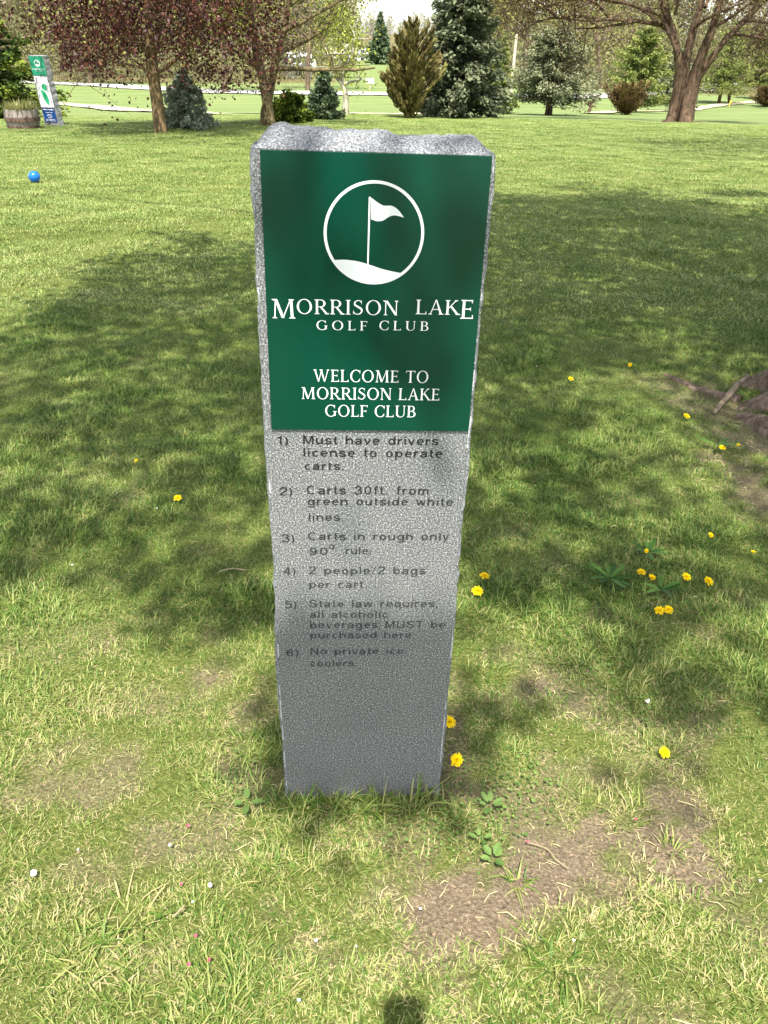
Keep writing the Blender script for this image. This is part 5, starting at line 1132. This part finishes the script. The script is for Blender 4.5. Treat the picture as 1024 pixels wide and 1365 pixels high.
def twig(pts, r, lab, lift=.03):
    P = [G(*p)+Vector((0, 0, lift)) for p in pts]; mb = MB(); mb.tube(bez3(P, 4), [r]*(4*(len(P)-1)+1), 6, .5, wob=.2); tag(mb.build('twig', MSTK, None, True), lab, 'twig')
twig([(293, 772), (310, 768), (328, 770)], .0025, 'pale thin twig in the grass left of the marker')
twig([(700, 1127), (728, 1136), (740, 1150), (757, 1163)], .0013, 'bent dry stalk lying on the bare soil', .012)
twig([(232, 1235), (240, 1228), (248, 1219)], .002, 'short pale stalk in the grass at the lower left')

# ---------------------------------------------------------------- the photographer and the phone, just behind the lens
MPH = plain('black_phone', (.02, .02, .022), .25, .5, 0, 50, 0); MSKIN = plain('skin', lin(206, 158, 130)[:3], .55, .3, 0, 50, .05)
MSH = plain('navy_cloth', (.035, .045, .08), .85, .2, .2, 200, .1); MTR = plain('dark_denim', (.05, .065, .11), .9, .1, .2, 200, .1); MHA = plain('brown_hair', (.05, .03, .02), .6)
ph = bpy.data.meshes.new('phone'); bm = bmesh.new(); bmesh.ops.create_cube(bm, size=1)
for v in bm.verts: v.co.x *= .076; v.co.y *= .158; v.co.z *= .008
bmesh.ops.bevel(bm, geom=[e for e in bm.edges if abs(e.verts[0].co.z-e.verts[1].co.z) > .001], offset=.011, segments=5, affect='EDGES'); bm.to_mesh(ph); bm.free(); ph.materials.append(MPH)
po = link('phone', ph); Mx = cam.matrix_world.copy(); po.matrix_world = Mx @ Matrix.Translation((0.006, -.062, .006)); tag(po, 'black phone held up in both hands behind the lens', 'phone')
def skin(name, verts, edges, rad, mat, parent, sub=2):
    me = bpy.data.meshes.new(name); me.from_pydata(verts, edges, []); me.materials.append(mat); o = link(name, me, parent)
    sk = o.modifiers.new('skin', 'SKIN'); lay = me.skin_vertices[0].data if me.skin_vertices else None
    if lay is None: bpy.context.view_layer.update(); lay = me.skin_vertices[0].data
    for i, r in enumerate(rad): lay[i].radius = (r, r) if not hasattr(r, '__len__') else r
    lay[0].use_root = True; sk.use_smooth_shade = True; sb = o.modifiers.new('sub', 'SUBSURF'); sb.levels = sb.render_levels = sub; return o
pe = empty('person', (0, -.42, 0), 'person in a navy top and jeans holding up a phone, standing behind the camera', 'person')
hl = Vector(Mx @ Vector((-.045, -.10, .012)))-Vector((0, -.42, 0)); hr = Vector(Mx @ Vector((.055, -.10, .012)))-Vector((0, -.42, 0))
bv = [(0, 0, .95), (0, 0, 1.12), (0, .0, 1.32), (0, -.01, 1.45), (0, 0, 1.53), (0, .03, 1.62), (0, .035, 1.70),
      (-.18, 0, 1.42), (-.26, .06, 1.17), tuple(hl+Vector((-.03, -.05, -.03))), (.18, 0, 1.42), (.26, .06, 1.17), tuple(hr+Vector((.03, -.05, -.03))),
      (-.1, 0, .9), (-.11, .02, .5), (-.12, -.02, .09), (-.13, .12, .04), (.1, 0, .9), (.11, .02, .5), (.12, -.02, .09), (.13, .12, .04)]
be = [(0, 1), (1, 2), (2, 3), (3, 4), (4, 5), (5, 6), (3, 7), (7, 8), (8, 9), (3, 10), (10, 11), (11, 12), (0, 13), (13, 14), (14, 15), (15, 16), (0, 17), (17, 18), (18, 19), (19, 20)]
br_ = [(.15, .11), (.14, .10), (.16, .11), (.09, .08), .055, .085, .08, .06, .043, .028, .06, .043, .028, .085, .06, .045, .035, .085, .06, .045, .035]
skin('body', bv, be, br_, MSKIN, pe)
skin('shirt', bv[:4]+[bv[7], bv[8], bv[10], bv[11]], [(0, 1), (1, 2), (2, 3), (3, 4), (4, 5), (3, 6), (6, 7)], [(.165, .125), (.155, .115), (.175, .125), (.10, .09), .075, .06, .075, .06], MSH, pe)
skin('trousers', [bv[0], bv[13], bv[14], bv[15], bv[17], bv[18], bv[19]], [(0, 1), (1, 2), (2, 3), (0, 4), (4, 5), (5, 6)], [(.16, .12), .10, .075, .06, .10, .075, .06], MTR, pe)
o = sphere('hair', .098, MHA, pe, 1.70); o.scale = (.92, 1.1, 1.0); o.location.y = -.01
for sx_, h_ in ((-1, hl), (1, hr)):
    for k in range(4):
        a = h_+Vector((sx_*.02, -.02, .01-.02*k)); b_ = a+Vector((sx_*-.0, .03, .012)); c_ = b_+Vector((-sx_*.028, .006, .008))
        skin('finger', [tuple(a), tuple(b_), tuple(c_)], [(0, 1), (1, 2)], [.010, .009, .007], MSKIN, pe, 1)
